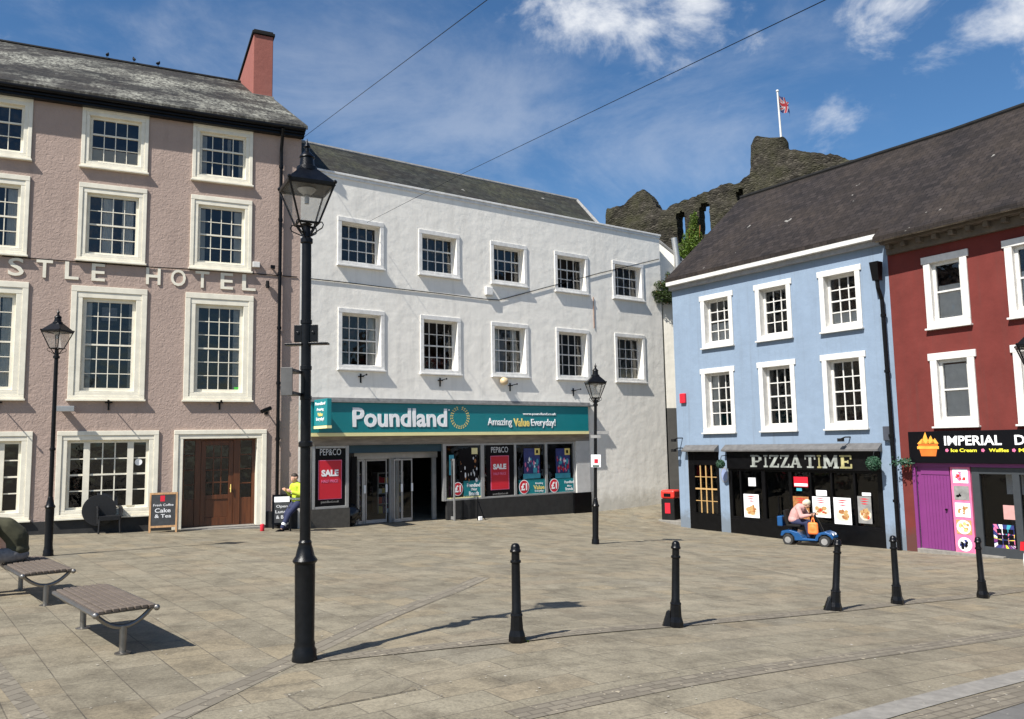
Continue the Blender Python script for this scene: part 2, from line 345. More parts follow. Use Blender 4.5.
# ------------------------------------------------------------------ facades
class Facade:
    def __init__(s,az,P,z0=0):
        s.az=R_(az); s.U=Vector((math.cos(s.az),math.sin(s.az),0)); s.N=Vector((-math.sin(s.az),math.cos(s.az),0)); s.O=Vector((P[0],P[1],z0))
    def hit(s,px,py,y=0):       # facade plane (offset y inward) -> (u,z)
        d=ray(px,py); o=s.O+s.N*y
        t=(o-CAM).dot(s.N)/d.dot(s.N); p=CAM+d*t-s.O
        return p.dot(s.U),p.z
    def hitu(s,u,px,py):        # plane of constant u -> (y,z)
        d=ray(px,py); o=s.O+s.U*u
        t=(o-CAM).dot(s.U)/d.dot(s.U); p=CAM+d*t-s.O
        return p.dot(s.N),p.z
    def rect(s,a,b,y=0):        # TL,BR pixels -> u0,u1,z0,z1
        u0,z1=s.hit(*a,y); u1,z0=s.hit(*b,y); return u0,u1,z0,z1
    def quad(s,tl,tr,br,bl,y=0):
        q=[s.hit(*p,y) for p in (tl,tr,br,bl)]
        return (q[0][0]+q[3][0])/2,(q[1][0]+q[2][0])/2,(q[2][1]+q[3][1])/2,(q[0][1]+q[1][1])/2
    def w(s,u,y,z): return s.O+s.U*u+s.N*y+Vector((0,0,z))
HP=pix(220,526,22)
HOT=Facade(25.8,HP)
hr_u,_=HOT.hit(299.5,330); hc=HOT.w(hr_u,0,0)
PND=Facade(35.7,hc)
BL0=pix(681,527,27)
BLU=Facade(-54.4,BL0)
bu,_=BLU.hit(899,430); bc=BLU.w(bu,0,0)
RED=Facade(-57.9,bc)

# ------------------------------------------------------------------ ground heights
ctrl=[]
for px,py,d in [(516,639,8.1),(674,625,9.3),(836,609,11.1),(895,602,11.9),(981,596,13.0),(304,658,7.7),(119,650,7.8),(48,556,15.3),(595,541,20.5),(512,719,5.6)]:
    ctrl.append(pix(px,py,d))
for F,pts in ((HOT,[(2,536),(60,534),(150,531),(270,527.5)]),(PND,[(313,529),(460,519.5),(590,512),(663,503.5)]),(BLU,[(681,527),(735,533),(790,540),(905,550)]),(RED,[(920,552.5),(1018,559)])):
    for p in pts: u,z=F.hit(*p); ctrl.append(F.w(u,0,z))
ctrl+= [Vector((0,0,.15)),Vector((-10,0,.15)),Vector((11,0,-.3)),Vector((-14,8,.05)),Vector((15,10,-.75)),Vector((7.6,36,-.2)),Vector((10,44,.6))]
XY=np.array([[c.x,c.y] for c in ctrl]);Z=np.array([c.z for c in ctrl])
def _k(r): return np.where(r>1e-9,r*r*np.log(np.maximum(r,1e-9)),0)
n_=len(ctrl);D=np.linalg.norm(XY[:,None]-XY[None],axis=2);K=_k(D)+np.eye(n_)*.6
P_=np.c_[np.ones(n_),XY];A_=np.block([[K,P_],[P_.T,np.zeros((3,3))]])
W_=np.linalg.solve(A_,np.r_[Z,0,0,0])
def Gn(x,y):
    x=np.clip(x,-15,17);y=np.clip(y,-2,45)
    r=np.sqrt((x[:,None]-XY[None,:,0])**2+(y[:,None]-XY[None,:,1])**2)
    return _k(r)@W_[:n_]+W_[n_]+W_[n_+1]*x+W_[n_+2]*y
def G(x,y): return float(Gn(np.array([x]),np.array([y]))[0])
def gp(px,py):     # point of the ground seen at a pixel
    d=ray(px,py); t0,t1=2.,3.
    t=3.
    for i in range(400):
        p=CAM+d*t
        if p.z<G(p.x,p.y): break
        t+=.1
    lo,hi=t-.1,t
    for i in range(20):
        m=(lo+hi)/2;p=CAM+d*m
        if p.z<G(p.x,p.y): hi=m
        else: lo=m
    p=CAM+d*hi; return Vector((p.x,p.y,G(p.x,p.y)))
def axis(lo,hi,st,far):
    a=list(np.arange(lo,hi+1e-6,st)); b=hi
    for k in far: a.append(hi+k); a.insert(0,lo-k)
    return np.array(a)
xs=axis(-16,18,.5,[4,12,40,150,600]); ys=axis(-3,46,.5,[4,12,40,150,600])
gx,gy=np.meshgrid(xs,ys); gz=Gn(gx.ravel(),gy.ravel()).reshape(gx.shape)
m=MB(); m.v=[Vector((a,b,c)) for a,b,c in zip(gx.ravel(),gy.ravel(),gz.ravel())]
nx=len(xs)
for j in range(len(ys)-1):
    for i in range(nx-1): m.f.append([j*nx+i,j*nx+i+1,(j+1)*nx+i+1,(j+1)*nx+i]); m.m.append(0)
g=m.build('ground',M['pave'],smooth=True); g['kind']='structure'
def strip(name,mat,pts,w,lift,seg=.25,h=0):   # band on the ground along a line, following its heights
    m=MB();rows=[]
    for a,b in zip(pts[:-1],pts[1:]):
        a=Vector(a[:2]);b=Vector(b[:2]);L=(b-a).length;k=max(1,int(L/seg));t=(b-a).normalized();nn=Vector((-t.y,t.x))
        for i in range(k+1):
            c=a+t*L*i/k; rows.append([c+nn*w*(q/3-.5) for q in range(4)])
    V=[];F=[]
    for r in rows: V+=[(p.x,p.y,G(p.x,p.y)+lift) for p in r]
    for i in range(len(rows)-1):
        for q in range(3): F.append((i*4+q,(i+1)*4+q,(i+1)*4+q+1,i*4+q+1))
    m.add(V,F)
    o=m.build(name,mat,smooth=True); o['kind']='structure'; return o
def xy(p): return (p.x,p.y)
d0,d1,d2=gp(196,716),gp(302,655),gp(455,590)
dd=(d2-d0).normalized()
strip('drain_channel',M['drain'],[xy(d0-dd*4),xy(d1),xy(d2),xy(d2+dd*1.5)],.25,.004)
b0,b1,b2=gp(400,652),gp(516,640),gp(1000,593); bd=(b2-b1).normalized()
strip('bollard_channel',M['sett'],[xy(gp(313,660)),xy(b1),xy(b2),xy(b2+bd*14)],.26,.008)
k0,k1=gp(640,690),gp(1000,636); kd=(k1-k0).normalized()
strip('channel',M['sett'],[xy(k0-kd*1.2),xy(k0),xy(k1),xy(k1+kd*14)],.26,.004)
e0,e1=gp(30,711),gp(2,677); ed=(e1-e0).normalized()
strip('small_channel',M['drain'],[xy(e0-ed*3),xy(e0),xy(e1),xy(e1+ed*5)],.14,.004)
c0,c1=gp(870,716),gp(1018,677); cd=(c1-c0).normalized(); cn=Vector((cd.y,-cd.x,0))
strip('kerb',M['kerb'],[xy(c0-cd*9),xy(c0),xy(c1),xy(c1+cd*25)],.22,.006)
strip('gutter_channel',M['sett'],[xy(c0-cd*9+cn*.28),xy(c0+cn*.28),xy(c1+cn*.28),xy(c1+cd*25+cn*.28)],.30,.005)
strip('road',M['road'],[xy(c0-cd*9+cn*3.45),xy(c0+cn*3.45),xy(c1+cn*3.45),xy(c1+cd*25+cn*3.45)],6.0,.007)

# ------------------------------------------------------------------ text
def text_mesh(s,mat,parent,name,u0,u1,z0,z1,y,bold=0,depth=.01,font=None,mode='fit',shear=0,merge=None):
    cu=bpy.data.curves.new('t','FONT'); cu.body=s; cu.offset=bold; cu.extrude=.02; cu.align_x='LEFT'; cu.resolution_u=3; cu.shear=shear
    o=bpy.data.objects.new('t',cu); C.objects.link(o)
    dg=bpy.context.evaluated_depsgraph_get(); dg.update(); me=bpy.data.meshes.new_from_object(o.evaluated_get(dg))
    bpy.data.objects.remove(o)
    co=np.zeros(len(me.vertices)*3); me.vertices.foreach_get('co',co); co=co.reshape(-1,3)
    mn=co.min(0);mx=co.max(0)
    x=(co[:,0]-mn[0])/(mx[0]-mn[0])*(u1-u0)+u0; z=(co[:,1]-mn[1])/(mx[1]-mn[1])*(z1-z0)+z0
    yy=y-(co[:,2]-mn[2])/(mx[2]-mn[2])*depth
    me.vertices.foreach_set('co',np.c_[x,yy,z].ravel()); me.materials.clear(); me.materials.append(mat)
    me.update()
    bm=bmesh.new();bm.from_mesh(me);bmesh.ops.recalc_face_normals(bm,faces=bm.faces);bm.to_mesh(me);bm.free()
    if merge is not None: merge.append(me); return None
    o=bpy.data.objects.new(name,me);C.objects.link(o);o.name=name
    if parent:o.parent=parent
    return o
def join_meshes(name,meshes,mats,parent):   # meshes: list of (mesh, material index)
    m=MB()
    for me,mi in meshes:
        m.add([v.co for v in me.vertices],[list(p.vertices) for p in me.polygons],mi)
    return m.build(name,mats,parent)

# ------------------------------------------------------------------ building kit
def wall(mb,u0,u1,z0,z1,holes,dep,mi=0,mr=None):
    xs=sorted({u0,u1}|{h[0] for h in holes}|{h[1] for h in holes}); zs=sorted({z0,z1}|{h[2] for h in holes}|{h[3] for h in holes})
    xs=[x for x in xs if u0<=x<=u1]; zs=[z for z in zs if z0<=z<=z1]
    for a,b in zip(xs[:-1],xs[1:]):
        for c,d in zip(zs[:-1],zs[1:]):
            cx,cz=(a+b)/2,(c+d)/2
            if any(h[0]<cx<h[1] and h[2]<cz<h[3] for h in holes): continue
            mb.poly([(a,0,c),(b,0,c),(b,0,d),(a,0,d)],mi)
    for h in holes:
        a,b,c,d=h[:4]; D=h[4] if len(h)>4 else dep; r=mi if mr is None else mr
        mb.poly([(a,0,c),(a,0,d),(a,D,d),(a,D,c)],r); mb.poly([(b,0,d),(b,0,c),(b,D,c),(b,D,d)],r)
        mb.poly([(a,0,d),(b,0,d),(b,D,d),(a,D,d)],r); mb.poly([(a,0,c),(a,D,c),(b,D,c),(b,0,c)],r)
def shell(mb,u0,u1,z0,z1,dep,mi=0):      # back, sides
    mb.poly([(u0,0,z0),(u0,0,z1),(u0,dep,z1),(u0,dep,z0)],mi); mb.poly([(u1,0,z0),(u1,dep,z0),(u1,dep,z1),(u1,0,z1)],mi)
    mb.poly([(u0,dep,z0),(u0,dep,z1),(u1,dep,z1),(u1,dep,z0)],mi)
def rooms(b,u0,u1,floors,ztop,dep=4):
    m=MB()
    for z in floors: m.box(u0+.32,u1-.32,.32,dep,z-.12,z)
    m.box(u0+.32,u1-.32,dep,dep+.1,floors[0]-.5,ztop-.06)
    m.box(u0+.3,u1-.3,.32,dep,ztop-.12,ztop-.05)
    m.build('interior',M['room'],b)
def sash(b,r,arch,recess,cols,rows,pm,top=None,bot=None,proj=.045,steps=1,bar=.022,fr=.055,curtain=None,sill=None,meet=None,label=None,lift=0,mullions=None,head=0):
    u0,u1,z0,z1=r; top=arch if top is None else top; bot=arch*.6 if bot is None else bot
    a,bb,c,d=u0+arch,u1-arch,z0+bot,z1-top
    w=MB(); y0,y1=recess-.035,recess+.03
    w.box(a,a+fr,y0,y1,c,d);w.box(bb-fr,bb,y0,y1,c,d);w.box(a+fr,bb-fr,y0,y1,c,c+fr*1.3);w.box(a+fr,bb-fr,y0,y1,d-fr,d)
    ia,ib,ic,id_=a+fr,bb-fr,c+fr*1.3,d-fr
    secs=[(ia,ib,cols)]
    if mullions:
        secs=[];cur=ia
        for (frac,mw,cc) in mullions:
            e=ia+(ib-ia)*frac; secs.append((cur,e-mw/2,cc))
            if frac<1: w.box(e-mw/2,e+mw/2,y0-.03,y1,ic,id_)
            cur=e+mw/2
        secs[-1]=(secs[-1][0],ib,secs[-1][2])
    if meet is None: meet=.5
    zm=ic+(id_-ic)*meet
    hb=bar/2
    for (sa,sb,cc) in secs:
        if meet>0: w.box(sa,sb,y0+.01,y1-.01,zm-.022,zm+.022)
        for k in range(1,cc):
            x=sa+(sb-sa)*k/cc; w.box(x-hb,x+hb,y0+.022,y1-.012,ic,id_)
        rl,ru=rows
        for k in range(1,rl): z=ic+(zm-ic)*k/rl; w.box(sa,sb,y0+.02,y1-.014,z-hb,z+hb)
        for k in range(1,ru): z=zm+(id_-zm)*k/ru; w.box(sa,sb,y0+.02,y1-.014,z-hb,z+hb)
    if lift: w.box(ia,ib,y0-.03,y0,ic+lift,ic+lift+.05)
    W=w.build('window',pm,b)
    if label: W['label']=label
    p=MB().poly([(ia-.01,recess+.012,ic-.01),(ib+.01,recess+.012,ic-.01),(ib+.01,recess+.012,id_+.01),(ia-.01,recess+.012,id_+.01)]); p.build('pane',M['glass'],W)
    s=MB()
    for k in range(steps):
        q=k/steps; x0,x1,zz0,zz1=u0+arch*q,u1-arch*q,z0+bot*q,z1-top*q; n=1/steps
        pj=proj*(1-.45*k)
        aw,tw,bw=arch*n,top*n,bot*n
        s.box(x0,x0+aw,-pj,.001+.002*k,zz0+bw,zz1-tw);s.box(x1-aw,x1,-pj,.001+.002*k,zz0+bw,zz1-tw)
        s.box(x0-(head if k==0 else 0),x1+(head if k==0 else 0),-pj-.004,.001+.002*k,zz1-tw,zz1)
        s.box(x0,x1,-pj-.002,.001+.002*k,zz0,zz0+bw)
    s.build('window_surround',pm,W,bevel=.008)
    s=MB().box(u0-.03,u1+.03,-proj-.07,.02,z0-.05,z0-.004).box(a+.002,bb-.002,-.02,recess-.036,c+.001,c+.03); s.build('window_sill',sill or pm,W,bevel=.006)
    if curtain:
        m=MB(); kind=curtain[0]; yc=recess+.05
        if kind=='blind': m.box(ia,ib,yc,yc+.01,id_-(id_-ic)*curtain[1],id_)
        elif kind=='low': m.box(ia,ib,yc,yc+.01,ic,ic+(id_-ic)*curtain[1])
        else:
            for (f0,f1) in curtain[1]:
                n=14;x0=ia+(ib-ia)*f0;x1=ia+(ib-ia)*f1
                for k in range(n):
                    p,q=x0+(x1-x0)*k/n,x0+(x1-x0)*(k+1)/n
                    m.poly([(p,yc+.03*(k%2),ic),(q,yc+.03*((k+1)%2),ic),(q,yc+.03*((k+1)%2),id_),(p,yc+.03*(k%2),id_)])
        m.build('curtain',M['blind'] if kind in('blind','low') and len(curtain)>2 else M['curtain'],W)
    return (a,bb,c,d)
def gable_roof(b,name,u0,u1,ye,ze,yr,zr,mat,over=.0,th=.12,hip=0,back=True):
    m=MB()
    rl,rr=u0,u1-hip
    m.poly([(u0,ye,ze),(u1,ye,ze),(rr,yr,zr),(rl,yr,zr)])
    m.poly([(u0,ye,ze-th),(rl,yr,zr-th),(rr,yr,zr-th),(u1,ye,ze-th)])
    m.poly([(u0,ye,ze-th),(u1,ye,ze-th),(u1,ye,ze),(u0,ye,ze)])
    yb=2*yr-ye
    m.poly([(rl,yr,zr),(rr,yr,zr),(u1,yb,ze),(u0,yb,ze)])
    m.poly([(u0,ye,ze-th),(u0,ye,ze),(rl,yr,zr),(u0,yb,ze),(u0,yb,ze-th),(rl,yr,zr-th)])
    if hip: m.poly([(u1,ye,ze),(u1,yb,ze),(rr,yr,zr)])
    else: m.poly([(u1,ye,ze-th),(rr,yr,zr-th),(u1,yb,ze-th),(u1,yb,ze),(rr,yr,zr),(u1,ye,ze)])
    o=m.build(name,mat,b)
    r=MB().tube([(rl,yr,zr),(rr,yr,zr)],.09,8)
    if hip: r.tube([(rr,yr,zr),(u1,ye,ze+.02)],.07,8)
    r.build('ridge_tiles',M['lead'] if hip else M['blackmatt'],o)
    return o
def gable_ends(mb,u,ze,yr,zr,yd,mi=0):
    mb.poly([(u,0,ze),(u,yr,zr),(u,yd,ze)],mi)
def bracket(b,u,z,mat=None):
    m=MB().box(u-.02,u+.02,-.03,.0,z-.16,z+.12).box(u-.09,u+.09,-.06,-.02,z+.02,z+.05).cyl((u,-.03,z+.03),(u,-.42,z+.06),.014,n=6).ball((u,-.43,z+.06),.03,n=6)
    m.build('wall_bracket',M['black'],b)
exec_parts=[]
def hitroof(F,px,py,ye,ze,s):   # roof slope plane seen at a pixel -> (u,y,z)
    d=ray(px,py); o=CAM-F.O
    # z - ze = s*(y-ye)
    t=(ze+s*(o.dot(F.N)-ye)-o.z)/(d.z-s*d.dot(F.N)); p=o+d*t
    return p.dot(F.U),p.dot(F.N),p.z
def root(name,F,label,cat,group=None): return thing(name,label,cat,F.O,F.az,group)

# ================================================================== HOTEL
hb=root('hotel_building',HOT,'three storey hotel in pinkish grey roughcast with cream window surrounds','hotel building')
U_R=hr_u; U_L=-13.5
_,zf0=HOT.hit(298,135,-.35); _,zf1=HOT.hit(298,124.5,-.35); _,zg0=HOT.hit(0,91.3,-.35); _,zg1=HOT.hit(0,77.7,-.35)
zfb=(zf0+zg0)/2; zft=(zf1+zg1)/2
holes=[]
c1=[HOT.quad((80.6,104.9),(147.3,114.7),(146.5,172.7),(79.1,166.5)),HOT.quad((79.1,181.7),(146.1,189.5),(145.3,264.6),(76.4,258.4)),HOT.quad((74.2,285.3),(148,290.2),(148,399.8),(69.7,399)),HOT.quad((57.6,430.4),(158,431.3),(158,514.7),(53.6,517.5))]
c2=[HOT.quad((191.3,122.1),(250.5,130.2),(251.3,185.6),(190.1,178.9)),HOT.quad((190.9,194.9),(251.7,201.1),(251.7,272.4),(188.6,267.4)),HOT.quad((187.9,291.8),(254.8,296.6),(255.2,400.6),(185,399.8))]
specs=[(.19,.24,.13,(2,1),.64,4,1,.07),(.20,.26,.15,(2,2),.5,4,1,.07),(.27,.31,.19,(3,3),.5,4,2,.09)]
cur=[[('blind',.0),('low',.30,1),('sides',[(0,.12),(.62,.7),(.9,1)])],[('sides',[(0,.2),(.8,1)]),('sides',[(.28,.52),(.7,.95)]),('sides',[(0,.12),(.82,1)])],[('sides',[(0,.1),(.8,1)]),('sides',[(0,.12),(.93,1)]),('sides',[(.85,1)])]]
cc1=sum((q[0]+q[1])/2 for q in c1[:3])/3; cc2=sum((q[0]+q[1])/2 for q in c2)/3
for i in range(3):
    arch,tp,bt,rows,meet,cols,st,fr=specs[i]
    w=(c1[i][1]-c1[i][0]+c2[i][1]-c2[i][0])/4; z0=(c1[i][2]+c2[i][2])/2; z1=(c1[i][3]+c2[i][3])/2
    for k,cu in enumerate((2*cc1-cc2,cc1,cc2)):
        cs=cur[i][k]
        r=(cu-w,cu+w,z0,z1)
        holes.append(sash(hb,r,arch,.11,cols,rows,M['cream'],top=tp,bot=bt,steps=2,fr=fr,meet=meet,bar=.021,curtain=cs if (cs[0]!='blind' or cs[1]>0) else None,proj=.042))
gw=c1[3]; gww=gw[1]-gw[0]
for cu in (cc1-(cc2-cc1)*1.02,(gw[0]+gw[1])/2):
    holes.append(sash(hb,(cu-gww/2,cu+gww/2,gw[2],gw[3]),.24,.12,1,(2,2),M['cream'],top=.24,bot=.16,steps=2,fr=.07,bar=.03,mullions=[(.21,.15,1),(.79,.15,3),(1,.0,1)],proj=.042))
# door
D0=HOT.rect((174.2,430.2),(265.2,527)); I0=HOT.rect((183.4,439),(255.6,524.5))
zd=I0[2]; dh=(I0[0],I0[1],-1.0,I0[3],.5); holes.append(dh)
m=MB()
for q,(pj) in ((0,.07),(.5,.045)):
    aL=I0[0]-D0[0];aT=D0[3]-I0[3]
    x0,x1,zt=D0[0]+aL*q,D0[1]-(D0[1]-I0[1])*q,D0[3]-aT*q
    m.box(x0,x0+aL*.5,-pj,.002+.002*q,-.15,zt-aT*.5).box(x1-(D0[1]-I0[1])*.5,x1,-pj,.002+.002*q,-.15,zt-aT*.5).box(x0,x1,-pj-.004,.002+.002*q,zt-aT*.5,zt)
m.build('door_surround',M['cream'],hb,bevel=.01)
y=.34; W_d=I0[1]-I0[0]; X=lambda f:I0[0]+W_d*f
fm=MB()
for f0,f1 in ((0,.03),(.17,.25),(.70,.79),(.955,1)): fm.box(X(f0),X(f1),y-.05,y+.05,zd,I0[3])
fm.box(X(0),X(1),y-.052,y+.04,I0[3]-.05,I0[3]+.0).box(X(.03),X(.17),y-.02,y+.03,zd,zd+.75).box(X(.79),X(.955),y-.02,y+.03,zd,zd+.75)
for k in range(1,4):
    z=zd+.75+(I0[3]-zd-.8)*k/4
    fm.box(X(.03),X(.17),y-.02,y+.02,z-.015,z+.015).box(X(.79),X(.955),y-.02,y+.02,z-.015,z+.015)
DF=fm.build('door_frame',M['door'],hb,bevel=.006)
MB().poly([(X(.02),y+.01,zd+.7),(X(.18),y+.01,zd+.7),(X(.18),y+.01,I0[3]-.03),(X(.02),y+.01,I0[3]-.03)]).build('pane',M['glass'],DF)
MB().poly([(X(.78),y+.01,zd+.7),(X(.97),y+.01,zd+.7),(X(.97),y+.01,I0[3]-.03),(X(.78),y+.01,I0[3]-.03)]).build('pane',M['glass'],DF)
dm=MB(); da,db,dz0,dz1=X(.25)+.004,X(.70)-.004,zd+.01,I0[3]-.054
dm.box(da,da+.13,y-.03,y+.03,dz0,dz1).box(db-.13,db,y-.03,y+.03,dz0,dz1).box(da+.13,db-.13,y-.03,y+.03,dz1-.13,dz1).box(da+.13,db-.13,y-.03,y+.03,dz0,dz0+.22).box(da+.13,db-.13,y-.029,y+.029,dz0+.72,dz0+.84).box(da+.13,db-.13,y-.008,y+.02,dz0+.22,dz0+.72)
for k in (1,2): xx=da+.13+(db-da-.26)*k/3; dm.box(xx-.016,xx+.016,y-.02,y+.02,dz0+.84,dz1-.13)
for k in (1,2,3): zz=dz0+.84+(dz1-.97-dz0)*k/4; dm.box(da+.13,db-.13,y-.018,y+.018,zz-.016,zz+.016)
DR=dm.build('door',M['door'],hb,bevel=.006)
MB().poly([(da+.12,y,dz0+.8),(db-.12,y,dz0+.8),(db-.12,y,dz1-.12),(da+.12,y,dz1-.12)]).build('pane',M['glass'],DR)
MB().cyl((db-.07,y-.03,dz0+1.0),(db-.07,y-.1,dz0+1.0),.02,n=8).cyl((db-.07,y-.1,dz0+.9),(db-.07,y-.1,dz0+1.12),.014,n=8).build('handle',M['gold'],DR)
MB().box(I0[0]-.1,I0[1]+.1,-.28,.5,-1,zd-.03).box(I0[0]-.02,I0[1]+.02,-.08,.5,zd-.03,zd).build('doorstep',M['kerb'],hb,bevel=.01)
m=MB(); wall(m,U_L,U_R,-1.2,zft-.02,holes,.34,0,1); shell(m,U_L,U_R,-1.2,zft-.02,9.0)
# string course
_,zsc=HOT.hit(170,270)
m.build('wall',[M['hotel'],M['cream']],hb)
_,zp=HOT.hit(110,517); 
m=MB()
m.box(U_L,D0[0]-.002,-.03,.0,-1.2,zp-.03).box(D0[1]+.002,U_R,-.03,.0,-1.2,zp-.06)
m.build('plinth',M['plinth'],hb,bevel=.005)
rooms(hb,U_L,U_R,[zd-.02,c1[2][2]-.5,c1[1][2]-.35,c1[0][2]-.3],zft)
# cornice, gutter, roof
m=MB().box(U_L,U_R+.05,-.20,-.002,zfb+.02,zft-.08).box(U_L,U_R+.06,-.26,-.20,zfb+.10,zft-.05)
m.build('fascia_board',M['black'],hb,bevel=.01)
m=MB(); m.tube([(U_L,-.31,zft-.12),(U_R+.06,-.31,zft-.12)],.06,10); m.build('gutter',M['black'],hb,smooth=True)
ue=U_R+.12; y1,z1=HOT.hitu(ue,272.7,98); s_h=(z1-zft)/(y1+.33)
_,yr,zr=hitroof(HOT,100,58.5,-.33,zft,s_h)
gable_roof(hb,'roof',U_L,ue,-.33,zft,yr,zr,M['slate_moss'])
m=MB()
for u in (U_L+.1,U_R-.01): m.poly([(u,0,zft-.03),(u,2*yr,zft-.03),(u,yr,zr-.2)])
m.build('gable',M['hotel'],hb)
# chimney: front face between px 253 and 273
def atface(y,px,py): return HOT.hit(px,py,y)
# find y of the chimney's front foot on the roof slope
uA,yA,zA=hitroof(HOT,262,95,-.33,zft,s_h)
ua,_=atface(yA,253.5,60); ub,_=atface(yA,273,60); _,zt=atface(yA,262,35)
yB=HOT.hitu(ua,236,62)[0]; yB=min(max(yB,yA+1.2),yA+5)
CH=MB().box(ua,ub,yA,yB,zA-1.2,zt).build('chimney',M['chimney'],hb,bevel=.02)
MB().box(ua-.06,ub+.06,yA-.06,yB+.06,zt,zt+.12).box(ua+.0,ub-.0,yA,yB,zt+.12,zt+.2).build('chimney_cap',M['blackmatt'],CH,bevel=.02)
MB().box(ua-.05,ub+.05,yA-.06,yA-.002,zA-.35,zA-.02).build('chimney_flashing',M['lead'],CH)
# drainpipe
ud=HOT.hit(278.5,330)[0]
m=MB().tube([(ud,-.36,zft-.2),(ud,-.3,zft-.35),(ud,-.1,zft-.75),(ud,-.1,zft-1),(ud,-.1,-.2)],.05,10)
for z in np.arange(.6,zft-1,1.6): m.cyl((ud,-.1,z),(ud,-.1,z+.08),.068,n=10)
m.build('drainpipe',M['black'],hb,smooth=True)
# lettering
mer=[]
_,zl0=HOT.hit(130,283.2); _,zl1=HOT.hit(130,266.3)
def letter(ch,xc,wpx,F=HOT,mer=mer,z0=zl0,z1=zl1,y=0,d=.03,bold=.012,yy=270):
    a,_=F.hit(xc-wpx/2,yy);b,_=F.hit(xc+wpx/2,yy); text_mesh(ch,M['cream'],None,'l',a,b,z0,z1,y-.001,bold,d,merge=mer)
pitch_=28.5
for ch,xc,w in (('S',16,16),('T',44.5,16.5),('L',72,14),('E',98.5,13.5),('H',153.5,14.5),('O',178.5,15),('T',202.5,14),('E',227,12.5),('L',249,13.5)): letter(ch,xc,w)
for ch,xc,w in (('C',-42,17),('A',-13,18)): letter(ch,xc,w)
for a in mer:
    a.materials.clear(); a.materials.append(M['cream']); o=bpy.data.objects.new('raised_letter',a); C.objects.link(o); o.parent=hb
for px,py in ((108.7,404),(219.6,404),(-2,404)):
    u,z=HOT.hit(px,py); bracket(hb,u,z)
for px,py,s in ((69,409,1),):
    u,z=HOT.hit(px,py); m=MB(); m.cyl((u-.1,0,z),(u-.1,-.3,z),.015,n=6); m.box(u-.28,u+.14,-.42,-.26,z-.08,z+.06); m.box(u-.25,u-.05,-.3,0,z+.03,z+.05); m.build('floodlight',M['alu'],hb,bevel=.01)
u,z=HOT.hit(266,411); MB().box(u-.05,u+.05,-.02,0,z-.1,z+.05).cyl((u,-.02,z),(u-.05,-.2,z),.02,n=6).cyl((u+.1,-.14,z+.08),(u-.16,-.3,z-.03),.06,n=10).build('security_camera',M['black'],hb)
u,z=HOT.hit(256,265); MB().box(u-.1,u+.1,-.09,0,z-.08,z+.08).build('alarm_box',M['wpaint'],hb,bevel=.01)
u,z=HOT.hit(267,285); MB().cyl((u,0,z),(u,-.1,z),.05,n=10).cyl((u,-.1,z+.1),(u,-.1,z-.1),.05,n=10).build('wall_lamp',M['blackmatt'],hb)
u,z=HOT.hit(272,268); MB().cyl((u,0,z),(u,-.12,z),.03,n=8).box(u-.06,u+.06,-.18,-.1,z-.05,z+.05).build('junction_box',M['black'],hb)
# small window notices
u0,u1,z0,z1=HOT.rect((102,307),(117,321),.1); MB().box(u0,u1,.135,.14,z0,z1).build('notice',M['greytr'],hb)
u0,u1,z0,z1=HOT.rect((234,387),(240,392),.1); MB().box(u0,u1,.095,.1,z0,z1).build('sticker',leafm('green_sticker',(.1,.5,.08)),hb)
u,z=HOT.hit(138.5,462,.12); MB().disc((u,z),.09,.09,.118).build('round_sticker',M['signwhite'],hb)
# pigeons on the ridge
for i,(px,py,l) in enumerate(((107,59,'pigeon on the hotel ridge farthest from the salmon chimney'),(134,64,'middle pigeon of the three on the hotel ridge'),(158,68,'pigeon on the hotel ridge nearest the salmon chimney'))):
    u,yy,zz=hitroof(HOT,px,py+1,-.33,zft,s_h); p=HOT.w(u,yr,zr+.08)
    m=MB(); m.tube([(-.17,0,.08),(-.1,0,.11),(0,0,.15),(.07,0,.2),(.1,0,.25),(.115,0,.285)],[.012,.045,.075,.06,.035,.028],10)
    m.ball((.12,0,.29),.036,n=10,sc_=(1.1,.9,.95)); m.cyl((.15,0,.29),(.185,0,.283),.01,.003,6)
    m.cyl((.0,-.03,0),(.0,-.03,.1),.007,n=6).cyl((.0,.03,0),(.0,.03,.1),.007,n=6)
    b=m.build('pigeon',M['blackmatt'],None,smooth=True); b.location=p; b.rotation_euler=(0,0,HOT.az+[1.3,1.9,1.0][i]); b.scale=(.85,.85,.85); tag(b,l,'pigeon','pigeons on the hotel roof')

# ================================================================== WHITE SHOP (Poundland)
pb=root('shop_building',PND,'long white rendered three storey building with a teal shop fascia','shop building')
PU1=PND.hit(662.5,330)[0]
ups=[PND.quad((337.5,216.6),(383.4,222.8),(383.8,268.4),(337.5,265.6)),PND.quad((418.1,229.4),(459.4,234.5),(459.4,277.7),(418.9,274.6)),PND.quad((489.6,241.4),(526.5,245.6),(526.8,286.6),(491.4,283.5)),PND.quad((554,251.2),(587.7,256),(588,294.3),(555,290.5)),PND.quad((612,260.2),(643,265.1),(643.7,300.6),(612.7,297.8))]
lws=[PND.quad((337.9,306.9),(384.2,311.6),(384.6,370),(337.9,367.7)),PND.quad((419.6,314.3),(460.5,317.8),(460.9,374.3),(420.8,373.5)),PND.quad((491,321.8),(528.2,324.9),(528.6,377.7),(491.7,375)),PND.quad((555.7,327.7),(589,330.8),(590.1,380.2),(556.7,378.8)),PND.quad((614.5,332.9),(644.7,336),(645.8,383),(615.5,381.2))]
holes=[]
